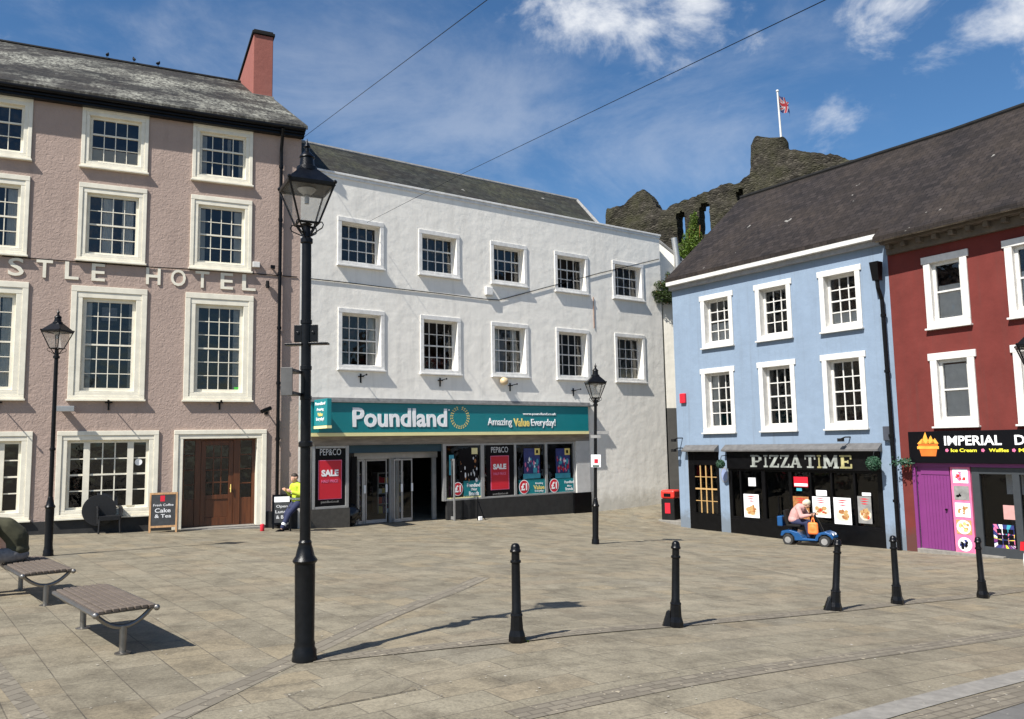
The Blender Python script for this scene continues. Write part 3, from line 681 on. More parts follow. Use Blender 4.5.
for row,rows,meet in ((ups,(2,1),.64),(lws,(2,2),.5)):
    z0=sum(q[2] for q in row)/5; z1=sum(q[3] for q in row)/5
    for i,q in enumerate(row):
        cs=None
        if row is lws: cs=[('sides',[(.8,1)]),None,('sides',[(0,.25),(.7,.9)]),None,('low',.25,1)][i]
        zz0=(z0+q[2])/2; zz1=(z1+q[3])/2
        holes.append(sash(pb,(q[0],q[1],zz0,zz1),.13,.26,4,rows,M['owpaint'],top=.14,bot=.10,steps=1,fr=.055,meet=meet,curtain=cs,sill=M['owpaint'],proj=.032,bar=.024))
zt=(PND.hit(320,443.5)[1]+PND.hit(570,443.5)[1])/2; zs=(PND.hit(330,507)[1]+PND.hit(490,497.5)[1]+PND.hit(575,495)[1])/3
uL=PND.hit(311,480)[0]; uP=PND.hit(576,480)[0]; uQ=PND.hit(589.5,480)[0]
holes.append((uL,uP,-1.3,zt,.12))
# eave / coping
zc=[PND.hit(px,py)[1] for px,py in ((345,178),(480,203),(600,224),(662,236))]
zcp=sum(zc)/4
m=MB(); wall(m,0,PU1,-1.5,zcp,holes,.36)
m.poly([(0,0,-1.5),(0,9,-1.5),(0,9,zcp),(0,0,zcp)]);m.poly([(0,9,-1.5),(0,9,zcp),(PU1,9,zcp),(PU1,9,-1.5)]);m.poly([(PU1,0,-1.5),(PU1,9,-1.5),(PU1,9,zcp),(PU1,0,zcp)])
m.build('wall',M['white'],pb)
MB().poly([(0,.3,zcp-.06),(PU1,.3,zcp-.06),(PU1,9,zcp-.06),(0,9,zcp-.06)]).build('flat_roof',M['lead'],pb)
MB().box(0,PU1+.06,-.06,.35,zcp,zcp+.07).box(0,PU1+.03,-.03,-.002,zcp-.1,zcp).build('coping',M['owpaint'],pb,bevel=.01)
rooms(pb,0,PU1,[lws[0][2]-.5,ups[0][2]-.4],zcp,4)
uh=PND.hit(608,222)[0]
yrp,zrp=None,None
# ridge found from its left end near px (315,150) and the hip crest (577,196)
best=None
for yy in np.arange(1.5,7,.1):
    a=PND.hit(330,153,yy)[1]; b=PND.hit(577,196.5,yy)[1]
    e=abs(a-b)
    if best is None or e<best[0]: best=(e,yy,(a+b)/2)
yrp,zrp=best[1],best[2]
print('pound ridge',best)
if yrp<2.5 or yrp>6: yrp=3.6; zrp=(PND.hit(330,153,yrp)[1]+PND.hit(577,196.5,yrp)[1])/2
urr=PND.hit(577,196.5,yrp)[0]
gable_roof(pb,'roof',-.02,uh,.36,zcp+.02,yrp,zrp,M['slate_grey'],hip=uh-urr)
# shopfront
ug=lambda px:PND.hit(px,480)[0]
s=MB()   # light frames
fr_=M['alu']
yF=.06
def post(px,w=.09,y0=.0,y1=.12,z0=None,z1=None): s.box(ug(px)-w/2,ug(px)+w/2,y0,y1,zs if z0 is None else z0,zt-.003 if z1 is None else z1)
for px,w in ((313.6,.1),(347.5,.1)): post(px,w,.01)
s.box(ug(314)+.05,ug(347)-.04,.012,.11,zt-.08,zt-.003).box(ug(314)+.05,ug(347)-.04,.012,.11,zs,zs+.07)
s.build('shopfront_frame',M['alu'],pb,bevel=.006); s=MB()
for px,w in ((445,.12),(483,.14),(516,.09),(547,.10),(575,.07)): post(px,w,.01)
s.box(ug(445)+.06,ug(575)-.03,.012,.11,zt-.07,zt-.003).box(ug(445)+.06,ug(575)-.03,.012,.11,zs,zs+.06)
s.build('shopfront_frame',M['alu'],pb,bevel=.006)
s=MB(); gz0=-1.3
s.box(ug(311),ug(350),.0,.115,gz0,zs-.003)
s.build('stallriser',plain('dark_granite',(.06,.056,.05),.35,0,.25,8,.1),pb)
s=MB(); s.box(ug(447),ug(576),.004,.118,gz0,zs-.003).build('stallriser',M['plinth'],pb,bevel=.003)
s=MB(); s.box(uP+.001,uQ,-.06,.0,zs,zt+.02).build('pilaster',plain('pilaster_grey_paint',(.50,.49,.47),.6,0,.1,4,.2),pb,bevel=.006)
s=MB(); s.box(ug(572.5),uQ+.02,-.075,.0,gz0,zs-.004).build('pilaster_base',M['black'],pb,bevel=.006)
s=MB()
s.poly([(ug(314),.07,zs),(ug(347),.07,zs),(ug(347),.07,zt),(ug(314),.07,zt)]); s.build('shop_window',M['shopglass'],pb)
s=MB(); s.poly([(ug(446),.07,zs),(ug(575),.07,zs),(ug(575),.07,zt),(ug(446),.07,zt)])
s.build('shop_window',M['shopglass'],pb)
zdr=(PND.hit(385,460)[1]+PND.hit(430,457)[1])/2; zhd=zt-.24
# entrance lobby
yd=.55; zfl=G(*xy(PND.w(ug(405),.3,0)))
s=MB(); s.box(ug(350),ug(446),yd-.02,yd+.12,zdr,zhd).build('door_header',M['alu'],pb,bevel=.01)
s=MB(); s.box(ug(350),ug(446),.1,yd+.1,zhd+.002,zt-.004).build('lobby_sign_band',plain('dark_teal_band',(.01,.045,.065),.4,0,.1,3,0),pb)
s=MB(); s.box(ug(350),ug(362),yd-.2,yd-.1,zs-.1,zdr+.1).poly([(ug(350),.12,-1.3),(ug(351),.12,zt),(ug(362),yd,zt),(ug(362),yd,-1.3)]); s.build('lobby_side_panel',M['posterblack'],pb)
s=MB()
for px,w in ((364,.09),(371,.07),(400,.16),(406,.12),(443,.14)): s.box(ug(px)-w/2,ug(px)+w/2,yd,yd+.1,-1.2,zdr)
s.build('door_frame',M['alu'],pb,bevel=.005)
for a,b,yy in ((366,373,yd+.02),(374.5,396,yd+.09),(400,408,yd-.14),(409,419.5,yd-.06)):
    s=MB(); x0,x1=ug(a),ug(b); s.box(x0,x0+.035,yy-.02,yy+.02,zfl+.02,zdr-.01).box(x1-.035,x1,yy-.02,yy+.02,zfl+.02,zdr-.01).box(x0+.035,x1-.035,yy-.02,yy+.02,zfl+.02,zfl+.12).box(x0+.035,x1-.035,yy-.02,yy+.02,zdr-.06,zdr-.01)
    dd_=s.build('sliding_door',M['alu'],pb)
    MB().poly([(x0+.03,yy,zfl+.1),(x1-.03,yy,zfl+.1),(x1-.03,yy,zdr-.05),(x0+.03,yy,zdr-.05)]).build('pane',M['shopglass'],dd_)
    MB().box(x1-.05,x1+.01,yy-.045,yy-.021,zfl+.95,zfl+1.2).build('handle',M['signwhite'],dd_)
s=MB(); x0=ug(451); s.box(x0-.03,x0+.02,-.22,-.18,zfl-.05,zdr-.05); s.box(x0-.02,x0+.01,-.18,-.001,zdr-.11,zdr-.05).box(x0-.02,x0+.01,-.18,-.001,zfl+.0,zfl+.1).poly([(x0,-.18,zfl),(x0,-.001,zfl),(x0,-.001,zdr-.1),(x0,-.18,zdr-.1)],1)
s.build('open_door',[M['alu'],M['shopglass']],pb)
# shop interior
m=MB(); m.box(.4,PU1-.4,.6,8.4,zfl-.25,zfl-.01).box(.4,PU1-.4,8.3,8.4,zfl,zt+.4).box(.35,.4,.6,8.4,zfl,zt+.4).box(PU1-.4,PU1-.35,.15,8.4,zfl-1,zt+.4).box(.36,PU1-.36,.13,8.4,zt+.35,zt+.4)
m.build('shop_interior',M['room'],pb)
# window backs behind the stuck-on posters
def gondola(x,yy,col):
    t=thing('shop_shelf','stocked shop shelf standing inside behind the sliding doors, %s'%col,'shelf',PND.w(x,yy,zfl),PND.az,'shelves inside the teal fronted shop')
    f=MB().box(-.5,-.46,-.2,.2,0,1.5).box(.46,.5,-.2,.2,0,1.5)
    for z in (.05,.4,.75,1.1,1.45): f.box(-.455,.455,-.2,.2,z,z+.03)
    f.build('shelf_frame',M['alu'],t)
    g_=MB()
    for z in (.08,.43,.78,1.13):
        x_=-.44
        while x_<.38:
            w_=random.uniform(.07,.16); g_.box(x_,x_+w_-.01,-.17,.1,z+.003,z+random.uniform(.14,.28),random.randrange(4)); x_+=w_
    g_.build('goods',[M['posterred'],M['signwhite'],M['gold'],M['posterblue']],t)
gondola(ug(386),2.6,'seen left of the other'); gondola(ug(431),3.0,'seen right of the other')
# bulkhead, fascia sign
SZ=[PND.hit(px,py,-.26)[1] for px,py in ((327,400),(587,408.3),(311,431),(588,432.6),(311,434.4),(588,435.6))]
zS1=(SZ[0]+SZ[1])/2; zS0=(SZ[2]+SZ[3])/2; zY=(SZ[4]+SZ[5])/2
su0=PND.hit(311,420,-.26)[0]; su1=PND.hit(588.5,420,-.26)[0]
MB().box(uL,uQ+.02,-.035,-.003,zt-.0,zY+.05).build('bulkhead',wood('weathered_bulkhead',(.22,.19,.16),.85,(1,1,9),.4),pb)
SG=MB().box(su0,su1,-.26,-.003,zS0,zS1).build('fascia_sign',M['teal'],pb,bevel=.01)
MB().box(su0,su1,-.275,-.003,zY,zS0-.003).build('sign_trim',M['yellow'],SG)
MB().box(su0-.08,uQ+.1,-.32,.0,zS1+.003,zS1+.06).box(su0-.08,uQ+.1,-.02,.0,zS1+.06,zS1+.16).build('lead_flashing',M['lead'],pb)
def pr(a,b,y): return PND.rect(a,b,y)
def txt(s_,F,a,b,y,mat,parent,name='lettering',bold=0,depth=.012,shear=0):
    u0,u1,z0,z1=F.rect(a,b,y); return text_mesh(s_,mat,parent,name,u0,u1,z0,z1,y-.001,bold,depth,shear=shear)
txt('Poundland',PND,(352.5,407.5),(447,427),-.262,M['signwhite'],SG,bold=.028)
txt('www.poundland.co.uk',PND,(523,412.6),(556,416),-.262,M['signwhite'],SG,bold=.01)
txt('Amazing',PND,(487.5,418),(512,427.5),-.262,M['signwhite'],SG,bold=.012)
txt('Value',PND,(513.5,418.3),(529.5,426.5),-.262,M['gold'],SG,bold=.03)
txt('Everyday!',PND,(531,418.8),(555.5,428),-.262,M['signwhite'],SG,bold=.012)
cx,cz=PND.hit(460,417.5,-.264); lm=MB()
for k in range(22):
    a=math.radians(-72+k/21*324+90+ -0); 
    for rr,sk in ((.29,.5),(.35,-.5)):
        px_=cx+math.sin(math.radians(18+k/21*324))*rr; pz_=cz+math.cos(math.radians(18+k/21*324))*rr
        th=math.radians(18+k/21*324)+ (1.1 if k<11 else -1.1)*(1 if rr>.3 else .5)
        dx,dz=math.sin(th),math.cos(th); L_=.045;W2=.018
        lm.poly([(px_-dx*L_,-.264,pz_-dz*L_),(px_+dz*W2,-.264,pz_-dx*W2),(px_+dx*L_,-.264,pz_+dz*L_),(px_-dz*W2,-.264,pz_+dx*W2)])
lm.build('laurel_emblem',M['gold'],SG)
u,z=PND.hit(449,410,-.262); MB().disc((u,z),.03,.03,-.264,10).build('trademark_dot',M['signwhite'],SG)
# projecting sign, its side face turned to the left
ps0,ps1=PND.hit(312,400,-.3),PND.hit(312,429,-.3); pu=PND.hit(310,415,-.3)[0]+.12
PS=MB().box(pu,pu+.14,-1.25,-.30,ps1[1]+.08,ps0[1]).build('projecting_sign',M['teal'],pb,bevel=.01)
MB().box(pu-.004,pu+.144,-1.25,-.30,ps1[1]-.0,ps1[1]+.077).build('sign_trim',M['yellow'],PS)
hz=ps0[1]-ps1[1]
for s_,f0,f1,mt,w in (('Poundland',.80,.90,M['signwhite'],.72),('Amazing',.58,.70,M['signwhite'],.5),('Value',.42,.54,M['gold'],.36),('Everyday!',.24,.38,M['signwhite'],.56)):
    o=text_mesh(s_,mt,PS,'lettering',-w/2,w/2,ps1[1]+hz*f0,ps1[1]+hz*f1,0,.015,.01)
    o.matrix_local=Matrix.Translation((pu-.003,-.775,0))@Matrix.Rotation(-math.pi/2,4,'Z')
MB().tube([(pu-.05,-.03,ps1[1]-.2),(pu-.05,-.25,ps1[1]-.22)],.02,6).build('sign_stay',M['lead'],PS)
# posters
def plate(F,name,a,b,y,mat,parent,th=.006):
    u0,u1,z0,z1=F.rect(a,b,y); return MB().box(u0,u1,y-th,y,z0,z1).build(name,mat,parent)
def sale(a0,b0,a1,b1,pep,sal,hp,ft):
    P=plate(PND,'sale_poster',a0,b0,.062,M['posterblack'],pb)
    plate(PND,'poster_border',(a1[0]-.6,a1[1]-.6),(b1[0]+.6,b1[1]+.6),.055,M['pink'],P,.003)
    plate(PND,'poster_panel',a1,b1,.051,M['posterred'],P,.003)
    txt('PEP&CO',PND,pep[0],pep[1],.054,M['chalkw'],P,bold=.0,depth=.004)
    txt('SALE',PND,sal[0],sal[1],.047,M['signwhite'],P,bold=.05,depth=.004)
    txt('HALF PRICE',PND,hp[0],hp[1],.047,M['pink'],P,bold=.02,depth=.004)
    txt('poundland.co.uk',PND,ft[0],ft[1],.054,M['lead'],P,bold=.0,depth=.004)
sale((315,445),(346.5,505),(319,461),(341,498),((320,449),(341,455)),((321.5,470),(338.5,476)),((321.5,480),(338,482.3)),((321,501),(339,503)))
sale((486,444),(514.5,496.5),(491,456.5),(508.7,488.5),((491,447),(508,452.3)),((493,464),(506.3,469)),((493.3,472.5),(506,474.6)),((493,493),(508,494.6)))
def pound1(cxp,cyp,r,par):
    u,z=PND.hit(cxp,cyp,.03); 
    d=MB().disc((u,z),r*1.0,r*1.12,.038).disc((u,z),r*.88,r*1.0,.034,24,1).build('price_roundel',[M['signwhite'],M['posterred']],par)
    text_mesh('£1',M['signwhite'],d,'lettering',u-r*.6,u+r*.55,z-r*.55,z+r*.6,.031,.04,.004)
def teal_panel(a,b,par_name='window_sign'):
    P=plate(PND,par_name,a,b,.056,M['teal'],pb); plate(PND,'sign_trim',(a[0],b[1]),(b[0],b[1]+1.5),.056,M['yellow'],P); return P
T1=teal_panel((463.5,481),(482,496)); txt('Poundland',PND,(467,483.5),(480,486.5),.048,M['signwhite'],T1,bold=.02,depth=.003); txt('Big',PND,(471,488),(477,491),.048,M['signwhite'],T1,bold=.02,depth=.003); txt('Brands',PND,(469,491.5),(479,495),.048,M['signwhite'],T1,bold=.02,depth=.003)
plate(PND,'sign_trim',(447,498),(482,500),.052,M['yellow'],T1)
pound1(458,489,.2,T1)
T2=teal_panel((518.5,480),(546,494.5)); txt('Amazing',PND,(535,482.3),(543,484.4),.048,M['signwhite'],T2,bold=.01,depth=.003); txt('Value',PND,(533.5,485.3),(544.5,489),.048,M['gold'],T2,bold=.02,depth=.003); txt('Everyday',PND,(535,490),(543.5,492),.048,M['signwhite'],T2,bold=.01,depth=.003); pound1(524.3,487,.22,T2)
T3=teal_panel((550,479),(575.5,493.6)); txt('Poundland',PND,(564.5,480.7),(573.5,483),.048,M['signwhite'],T3,bold=.01,depth=.003); txt('Big',PND,(567.3,485),(571.5,487),.048,M['signwhite'],T3,bold=.02,depth=.003); txt('Brands',PND,(565.5,487.5),(573,490),.048,M['signwhite'],T3,bold=.02,depth=.003); pound1(554.3,485.5,.22,T3)
def pic(a,b,cols,seed,par=None):
    P=plate(PND,'picture_poster',a,b,.06,M['posterblue'],pb); u0,u1,z0,z1=PND.rect(a,b,.05); rnd=random.Random(seed); m=MB()
    for k in range(34):
        x=rnd.uniform(u0+.05,u1-.05);z=rnd.uniform(z0+.1,z1-.3); 
        m.disc((x,z),rnd.uniform(.02,.06),rnd.uniform(.03,.11),.052-.0003*k,rnd.choice((3,4,9)),rnd.randrange(len(cols)))
    m.build('picture_print',cols,P)
    plate(PND,'poster_caption',(a[0]-.3,b[1]-.5),(b[0]+.4,b[1]+3.6),.05,M['postercyan'],P,.003)
    plate(PND,'price_tag',(b[0]-5.5,a[1]-.2),(b[0]-.2,a[1]+6.3),.05,M['gold'],P,.003)
    plate(PND,'tag_mark',(b[0]-4,a[1]+1.6),(b[0]-2,a[1]+4.6),.045,M['posterblack'],P,.003)
pic((523.5,448.5),(540,474.5),[M['signwhite'],M['postercyan'],M['pink'],M['posterblue']],3)
pic((555.5,448.5),(570,474),[M['pink'],M['postercyan'],M['posterred'],M['signwhite']],5)
P=plate(PND,'picture_poster',(459,449),(478,481),.064,M['posterblack'],pb); m=MB(); u0,u1,z0,z1=PND.rect((460,455),(477,480),.05); rnd=random.Random(2)
for k in range(22): m.disc((rnd.uniform(u0,u1),rnd.uniform(z0,z1)),rnd.uniform(.01,.05),rnd.uniform(.02,.10),.054-.0003*k,rnd.choice((3,5,9)),rnd.randrange(4))
m.build('picture_print',[M['signwhite'],M['brown'],M['chalkw'],M['posterblack']],P); plate(PND,'price_tag',(471.5,448),(477.5,454),.052,M['yellow'],P,.003)
plate(PND,'window_sticker',(449,455),(454,475),.06,M['postercyan'],pb)
# facade fittings
for px,py in ((360.5,377),(439.8,381),(509.8,386),(573,391)):
    u,z=PND.hit(px,py); bracket(pb,u,z-.02)
u,z=PND.hit(488,291); MB().box(u-.14,u+.14,-.12,0,z-.16,z+.13).build('alarm_box',M['owpaint'],pb,bevel=.02)
u,z=PND.hit(501.5,381.5); MB().ball((u,-.16,z),.15,sc_=(1,1,.9)).build('globe_lamp',plain('aged_globe',(.55,.42,.25),.4,0,.2,10,.1),pb,smooth=True)
u,z=PND.hit(593,297); MB().tube([(u,-.02,z),(u,-.02,z-1.2)],.012,6).build('rusty_pipe',plain('rust',(.28,.13,.06),.9,0,.3,10,.3),pb)

# ================================================================== BLUE BUILDING
bb=root('blue_building',BLU,'pale blue rendered building with white sashes above a black pizza shopfront','shop building')
qs=[BLU.quad((700.1,296.8),(732.7,290.4),(733,344.1),(703.3,348)),BLU.quad((754.5,285.6),(791.2,277.9),(791.9,337.1),(758.3,340.9)),BLU.quad((817.2,273.4),(860.7,262.9),(861.9,327.2),(823.6,332.6)),
    BLU.quad((701.3,369.7),(734.6,365.9),(735.3,431.8),(704.5,433)),BLU.quad((758,363),(795.4,358.5),(796.7,429.9),(762.4,430.8)),BLU.quad((821.3,355.6),(865.1,349.2),(867.7,427),(826.7,429.2))]
holes=[]
for i,q in enumerate(qs):
    row=qs[:3] if i<3 else qs[3:]
    z0=(sum(r[2] for r in row)/3+q[2])/2; z1=(sum(r[3] for r in row)/3+q[3])/2
    cu=[('low',.45),None,('low',.28),('sides',[(0,.35)]),None,None][i]
    holes.append(sash(bb,(q[0],q[1],z0,z1),.15,.22,3,(2,2),M['wpaint'],top=.17,bot=.12,steps=1,fr=.075,meet=.5,proj=.04,bar=.03,curtain=cu,head=.05))
zb0=-1.6; BU=bu
# shop openings
def br(a,b,y=0): return BLU.rect(a,b,y)
bz=lambda px,py,y=0:BLU.hit(px,py,y)[1]
bx=lambda px,py=500,y=0:BLU.hit(px,py,y)[0]
s1=(bx(689.5),bx(720.5),zb0,(bz(705,451)),.10); s2=(bx(729.5),bx(883,490),zb0,(bz(760,452)+bz(860,451))/2,.10)
holes+= [s1,s2]
ze=(bz(676,280)+bz(882,234,-.0))/2
zeb=[BLU.hit(674.5,284,-.22)[1],BLU.hit(882,239.5,-.22)[1]]; print('blue eave',zeb)
zeb_=sum(zeb)/2; zet=zeb_+.26
m=MB(); wall(m,0,BU,zb0,zet-.02,holes,.3,0,1); shell(m,0,BU,zb0,zet-.02,8)
m.build('wall',[M['blue'],M['wpaint']],bb)
rooms(bb,0,BU,[qs[3][2]-.5,qs[0][2]-.4],zet,3.5)
MB().box(-.0,BU-.05,-.30,-.002,zeb_,zet-.03).build('eaves_board',M['wpaint'],bb,bevel=.01)
MB().box(.0,BU-.12,-.16,-.004,zeb_-.14,zeb_-.003).build('soffit',plain('soffit_grey',(.25,.25,.25),.7),bb)
yrb,zrb=BLU.hitu(-.0,741,198); print('blue ridge',yrb,zrb)
RO=gable_roof(bb,'roof',-.0,BU+.02,-.31,zet,yrb,zrb,M['slate_dark'])
m=MB(); m.poly([(0.0,0,zet-.03),(0.0,2*yrb,zet-.03),(0.0,yrb,zrb-.2)]); m.build('gable',M['blue'],bb)
# shop fronts
def shopglazing(F,b,u0,u1,z0,z1,parts,mat,y=.05,z_st=None,gl='shopglass'):
    m=MB()
    for u,w in parts: m.box(u-w/2,u+w/2,.0+.004,y+.06,z_st,z1)
    m.box(u0+.002,u1-.002,.006,y+.055,z_st,z_st+.07).box(u0+.002,u1-.002,.006,y+.055,z1-.07,z1-.003).box(u0+.002,u1-.002,.002,y+.05,zb0,z_st-.002)
    S=m.build('shopfront_frame',mat,b,bevel=.005)
    MB().poly([(u0,y+.02,z_st),(u1,y+.02,z_st),(u1,y+.02,z1),(u0,y+.02,z1)]).build('pane',M[gl],S)
    return S
zfa=(bz(750,470)+bz(860,470))/2; zst=(bz(740,521)+bz(880,528))/2
S=shopglazing(BLU,bb,s2[0],s2[1],zst,zfa,[(bx(731),.12),(bx(741),.05),(bx(764),.12),(bx(791),.10),(bx(811),.05),(bx(832),.05),(bx(855),.06),(bx(881),.14)],M['black'],z_st=zst)
FA=MB().box(s2[0]+.001,s2[1]-.001,-.06,.08,zfa+.003,s2[3]-.002).build('shop_fascia',M['black'],bb,bevel=.008)
DO=MB(); DO.box(bx(766),bx(789),.005,.045,G(*xy(BLU.w(bx(778),0,0)))+.02,zst+.02).box(bx(779)-.02,bx(779)+.02,-.03,.0,zst+.1,zst+.75).build('shop_door',M['black'],bb)
zs1=(bz(705,513))
S1=MB(); S1.box(s1[0]+.002,s1[1]-.002,.004,.08,zb0,zs1-.004).box(s1[0]+.002,bx(695,490),.006,.09,zs1,s1[3]-.002).box(bx(717,490),s1[1]-.002,.006,.09,zs1,s1[3]-.002).box(bx(695,490),bx(717,490),.006,.09,bz(706,465),s1[3]-.002)
S1=S1.build('shopfront_frame',M['black'],bb,bevel=.006)
m=MB(); a,b_=bx(695,490),bx(717,490); c_,d_=zs1,bz(706,465)
for k in (1,2,3): x=a+(b_-a)*k/4; m.box(x-.018,x+.018,.03,.055,c_,d_)
m.box(a,b_,.028,.056,(c_+d_)/2-.025,(c_+d_)/2+.025); m.box(a,b_,.032,.055,(c_*.75+d_*.25)-.01,(c_*.75+d_*.25)+.01).box(a,b_,.032,.055,(c_*.25+d_*.75)-.01,(c_*.25+d_*.75)+.01)
m.build('glazing_bars',M['cheese'],S1); MB().poly([(a,.06,c_),(b_,.06,c_),(b_,.06,d_),(a,.06,d_)]).build('pane',M['shopglass'],S1)
MB().box(a+.03,b_-.03,.14,.16,c_,(c_+d_)/2-.08).build('brick_screen',setts('window_brick',0,(.36,.14,.06),.2,.07),S1)
m=MB()
for (a,b_) in ((s1[0]-.06,s1[1]+.03),(s2[0]-.06,s2[1]+.06)): m.add([(a,-.02,s1[3]+.2),(b_,-.02,s1[3]+.2),(b_,-.24,s1[3]+.04),(a,-.24,s1[3]+.04),(a,-.02,s1[3]-.03),(b_,-.02,s1[3]-.03),(b_,-.24,s1[3]-.01),(a,-.24,s1[3]-.01)],[(0,3,2,1),(3,7,6,2),(4,5,6,7),(0,4,7,3),(1,2,6,5),(0,1,5,4)])
m.build('lead_hood',plain('dark_lead',(.105,.102,.1),.7,0,.25,6,.4),bb)
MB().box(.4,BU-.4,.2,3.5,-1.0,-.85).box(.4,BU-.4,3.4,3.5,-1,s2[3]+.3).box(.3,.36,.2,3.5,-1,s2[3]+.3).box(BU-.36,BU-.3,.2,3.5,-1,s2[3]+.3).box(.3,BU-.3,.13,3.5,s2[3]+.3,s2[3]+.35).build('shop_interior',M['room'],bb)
# slab-serif lettering, built from strokes
def slab(ch,x0,x1,z0,z1,y,mb,mi=0):
    W=x1-x0;H=z1-z0;t=W*.24;s_=H*.13
    def bar(ax,az,bx_,bz_,w=t):
        a=Vector((x0+ax*W,0,z0+az*H));b=Vector((x0+bx_*W,0,z0+bz_*H));d=(b-a).normalized();n=Vector((d.z,0,-d.x))*w/2
        k=slab.k=slab.k+1; yy=y-.0006*(k%7)
        P=[a+n,b+n,b-n,a-n]; mb.add([(p.x,yy-.02,p.z) for p in P]+[(p.x,yy,p.z) for p in P],[(0,1,2,3),(0,4,5,1),(1,5,6,2),(2,6,7,3),(3,7,4,0)],mi)
    ser=lambda cx,z,w=.5: bar(cx-w/2,z,cx+w/2,z,s_)
    if ch=='I': bar(.5,0,.5,1,t*1.15);ser(.5,.065,.8);ser(.5,.935,.8)
    if ch=='P': bar(.28,0,.28,1);ser(.28,.065,.55);bar(.05,.935,.7,.935,s_);bar(.3,.46,.7,.46,s_);bar(.84,.56,.84,.84,t*.95);bar(.66,.92,.84,.8,s_);bar(.66,.47,.84,.6,s_)
    if ch=='Z': bar(.04,.935,.96,.935,s_);bar(.04,.065,.96,.065,s_);bar(.8,.93,.2,.07,t*1.1);bar(.1,.7,.1,.98,t*.5);bar(.9,.02,.9,.3,t*.5)
    if ch=='A': bar(.5,.98,.15,.05,t*.6);bar(.5,.98,.82,.05,t*1.05);bar(.25,.32,.72,.32,s_);ser(.14,.065,.36);ser(.83,.065,.4)
    if ch=='T': bar(.5,0,.5,1);bar(.02,.935,.98,.935,s_);ser(.5,.065,.6);bar(.07,.65,.07,.98,t*.5);bar(.93,.65,.93,.98,t*.5)
    if ch=='M': bar(.15,0,.15,1,t*.6);bar(.85,0,.85,1,t*.8);bar(.17,.97,.5,.15,t*.8);bar(.5,.15,.83,.97,t*.5);ser(.13,.065,.3);ser(.86,.065,.34)
    if ch=='E': bar(.27,0,.27,1);bar(.05,.935,.92,.935,s_);bar(.05,.065,.95,.065,s_);bar(.3,.5,.68,.5,s_);bar(.9,.68,.9,.98,t*.5);bar(.92,.02,.92,.34,t*.5);bar(.68,.38,.68,.62,t*.4)
slab.k=0
m=MB()
for i,(ch,a,b_) in enumerate((('P',750.5,762.5),('I',763.5,768.5),('Z',769.5,779.5),('Z',780.5,790),('A',790.5,801.5),('T',805,816),('I',817,822),('M',823,838.5),('E',839.5,852.5))):
    x0,_=BLU.hit(a,462,-.06);x1,_=BLU.hit(b_,462,-.06); slab(ch,x0,x1,(BLU.hit(755,468,-.06)[1]+BLU.hit(850,467.5,-.06)[1])/2,(BLU.hit(755,456,-.06)[1]+BLU.hit(850,454,-.06)[1])/2,-.062,m,1 if i in(6,8) else 0)
m.build('sign_lettering',[plain('brushed_sign_metal',(.34,.36,.33),.35,.3,.45,4,.2),plain('gilt_sign_metal',(.42,.38,.18),.35,.3,.4,5,.2)],FA)
def foodposter(F,b,a,c,y,kind,capt=None,bgm='signwhite'):
    P=plate(F,'menu_poster',a,c,y,M[bgm],b); u0,u1,z0,z1=F.rect(a,c,y-.007); W=u1-u0;H=z1-z0; m=MB(); rnd=random.Random(int(a[0]))
    for k in range(3): m.disc(((u0+u1)/2,z1-H*(.1+.09*k)),W*(.38-.05*k),H*.025,y-.0085,4,3)
    cx,cz=(u0+u1)/2,z0+H*.36
    m.disc((cx+W*.02,cz-H*.05),W*.42,H*.2,y-.0085,18,2)
    for k in range(15): m.disc((cx+rnd.uniform(-.26,.26)*W,cz+rnd.uniform(-.14,.14)*H),W*rnd.uniform(.07,.15),H*rnd.uniform(.04,.09),y-.009-.0002*k,7,rnd.choice((0,1,1,4) if kind=='pizza' else (0,0,1)))
    m.build('poster_print',[M['brown'],M['cheese'],plain('plate_cream',(.7,.6,.45),.6),M['posterred'],M['binred']],P)
foodposter(BLU,bb,(743.6,493.8),(759.8,519.3),.03,'x'); foodposter(BLU,bb,(792.8,496),(810,520),.03,'pizza',bgm='brown'); foodposter(BLU,bb,(812,496.3),(831,518),.03,'pizza')
foodposter(BLU,bb,(833.4,497.3),(852.3,525),.03,'x'); foodposter(BLU,bb,(857.3,496),(872.6,524),.03,'pizza',bgm='lead')
P=plate(BLU,'notice',(793.6,476.6),(808.3,487.2),.03,M['posterred'],bb); plate(BLU,'notice_text',(794.4,483.2),(807.6,486.4),.022,M['signwhite'],P,.003)
plate(BLU,'notice',(748.3,477.5),(756,486.3),.03,M['chalkw'],bb); plate(BLU,'notice',(796.5,488),(802,491),.03,M['postercyan'],bb); plate(BLU,'notice',(816,490),(827,496),.03,M['signwhite'],bb);plate(BLU,'notice',(862,492.5),(871,496),.03,M['signwhite'],bb)
u,z=BLU.hit(724.7,475); MB().disc((u,z),.16,.24,-.012,20).disc((u,z),.13,.21,-.016,20,1).build('wall_plaque',[M['alu'],plain('plaque_blue',(.22,.27,.42),.4)],bb)
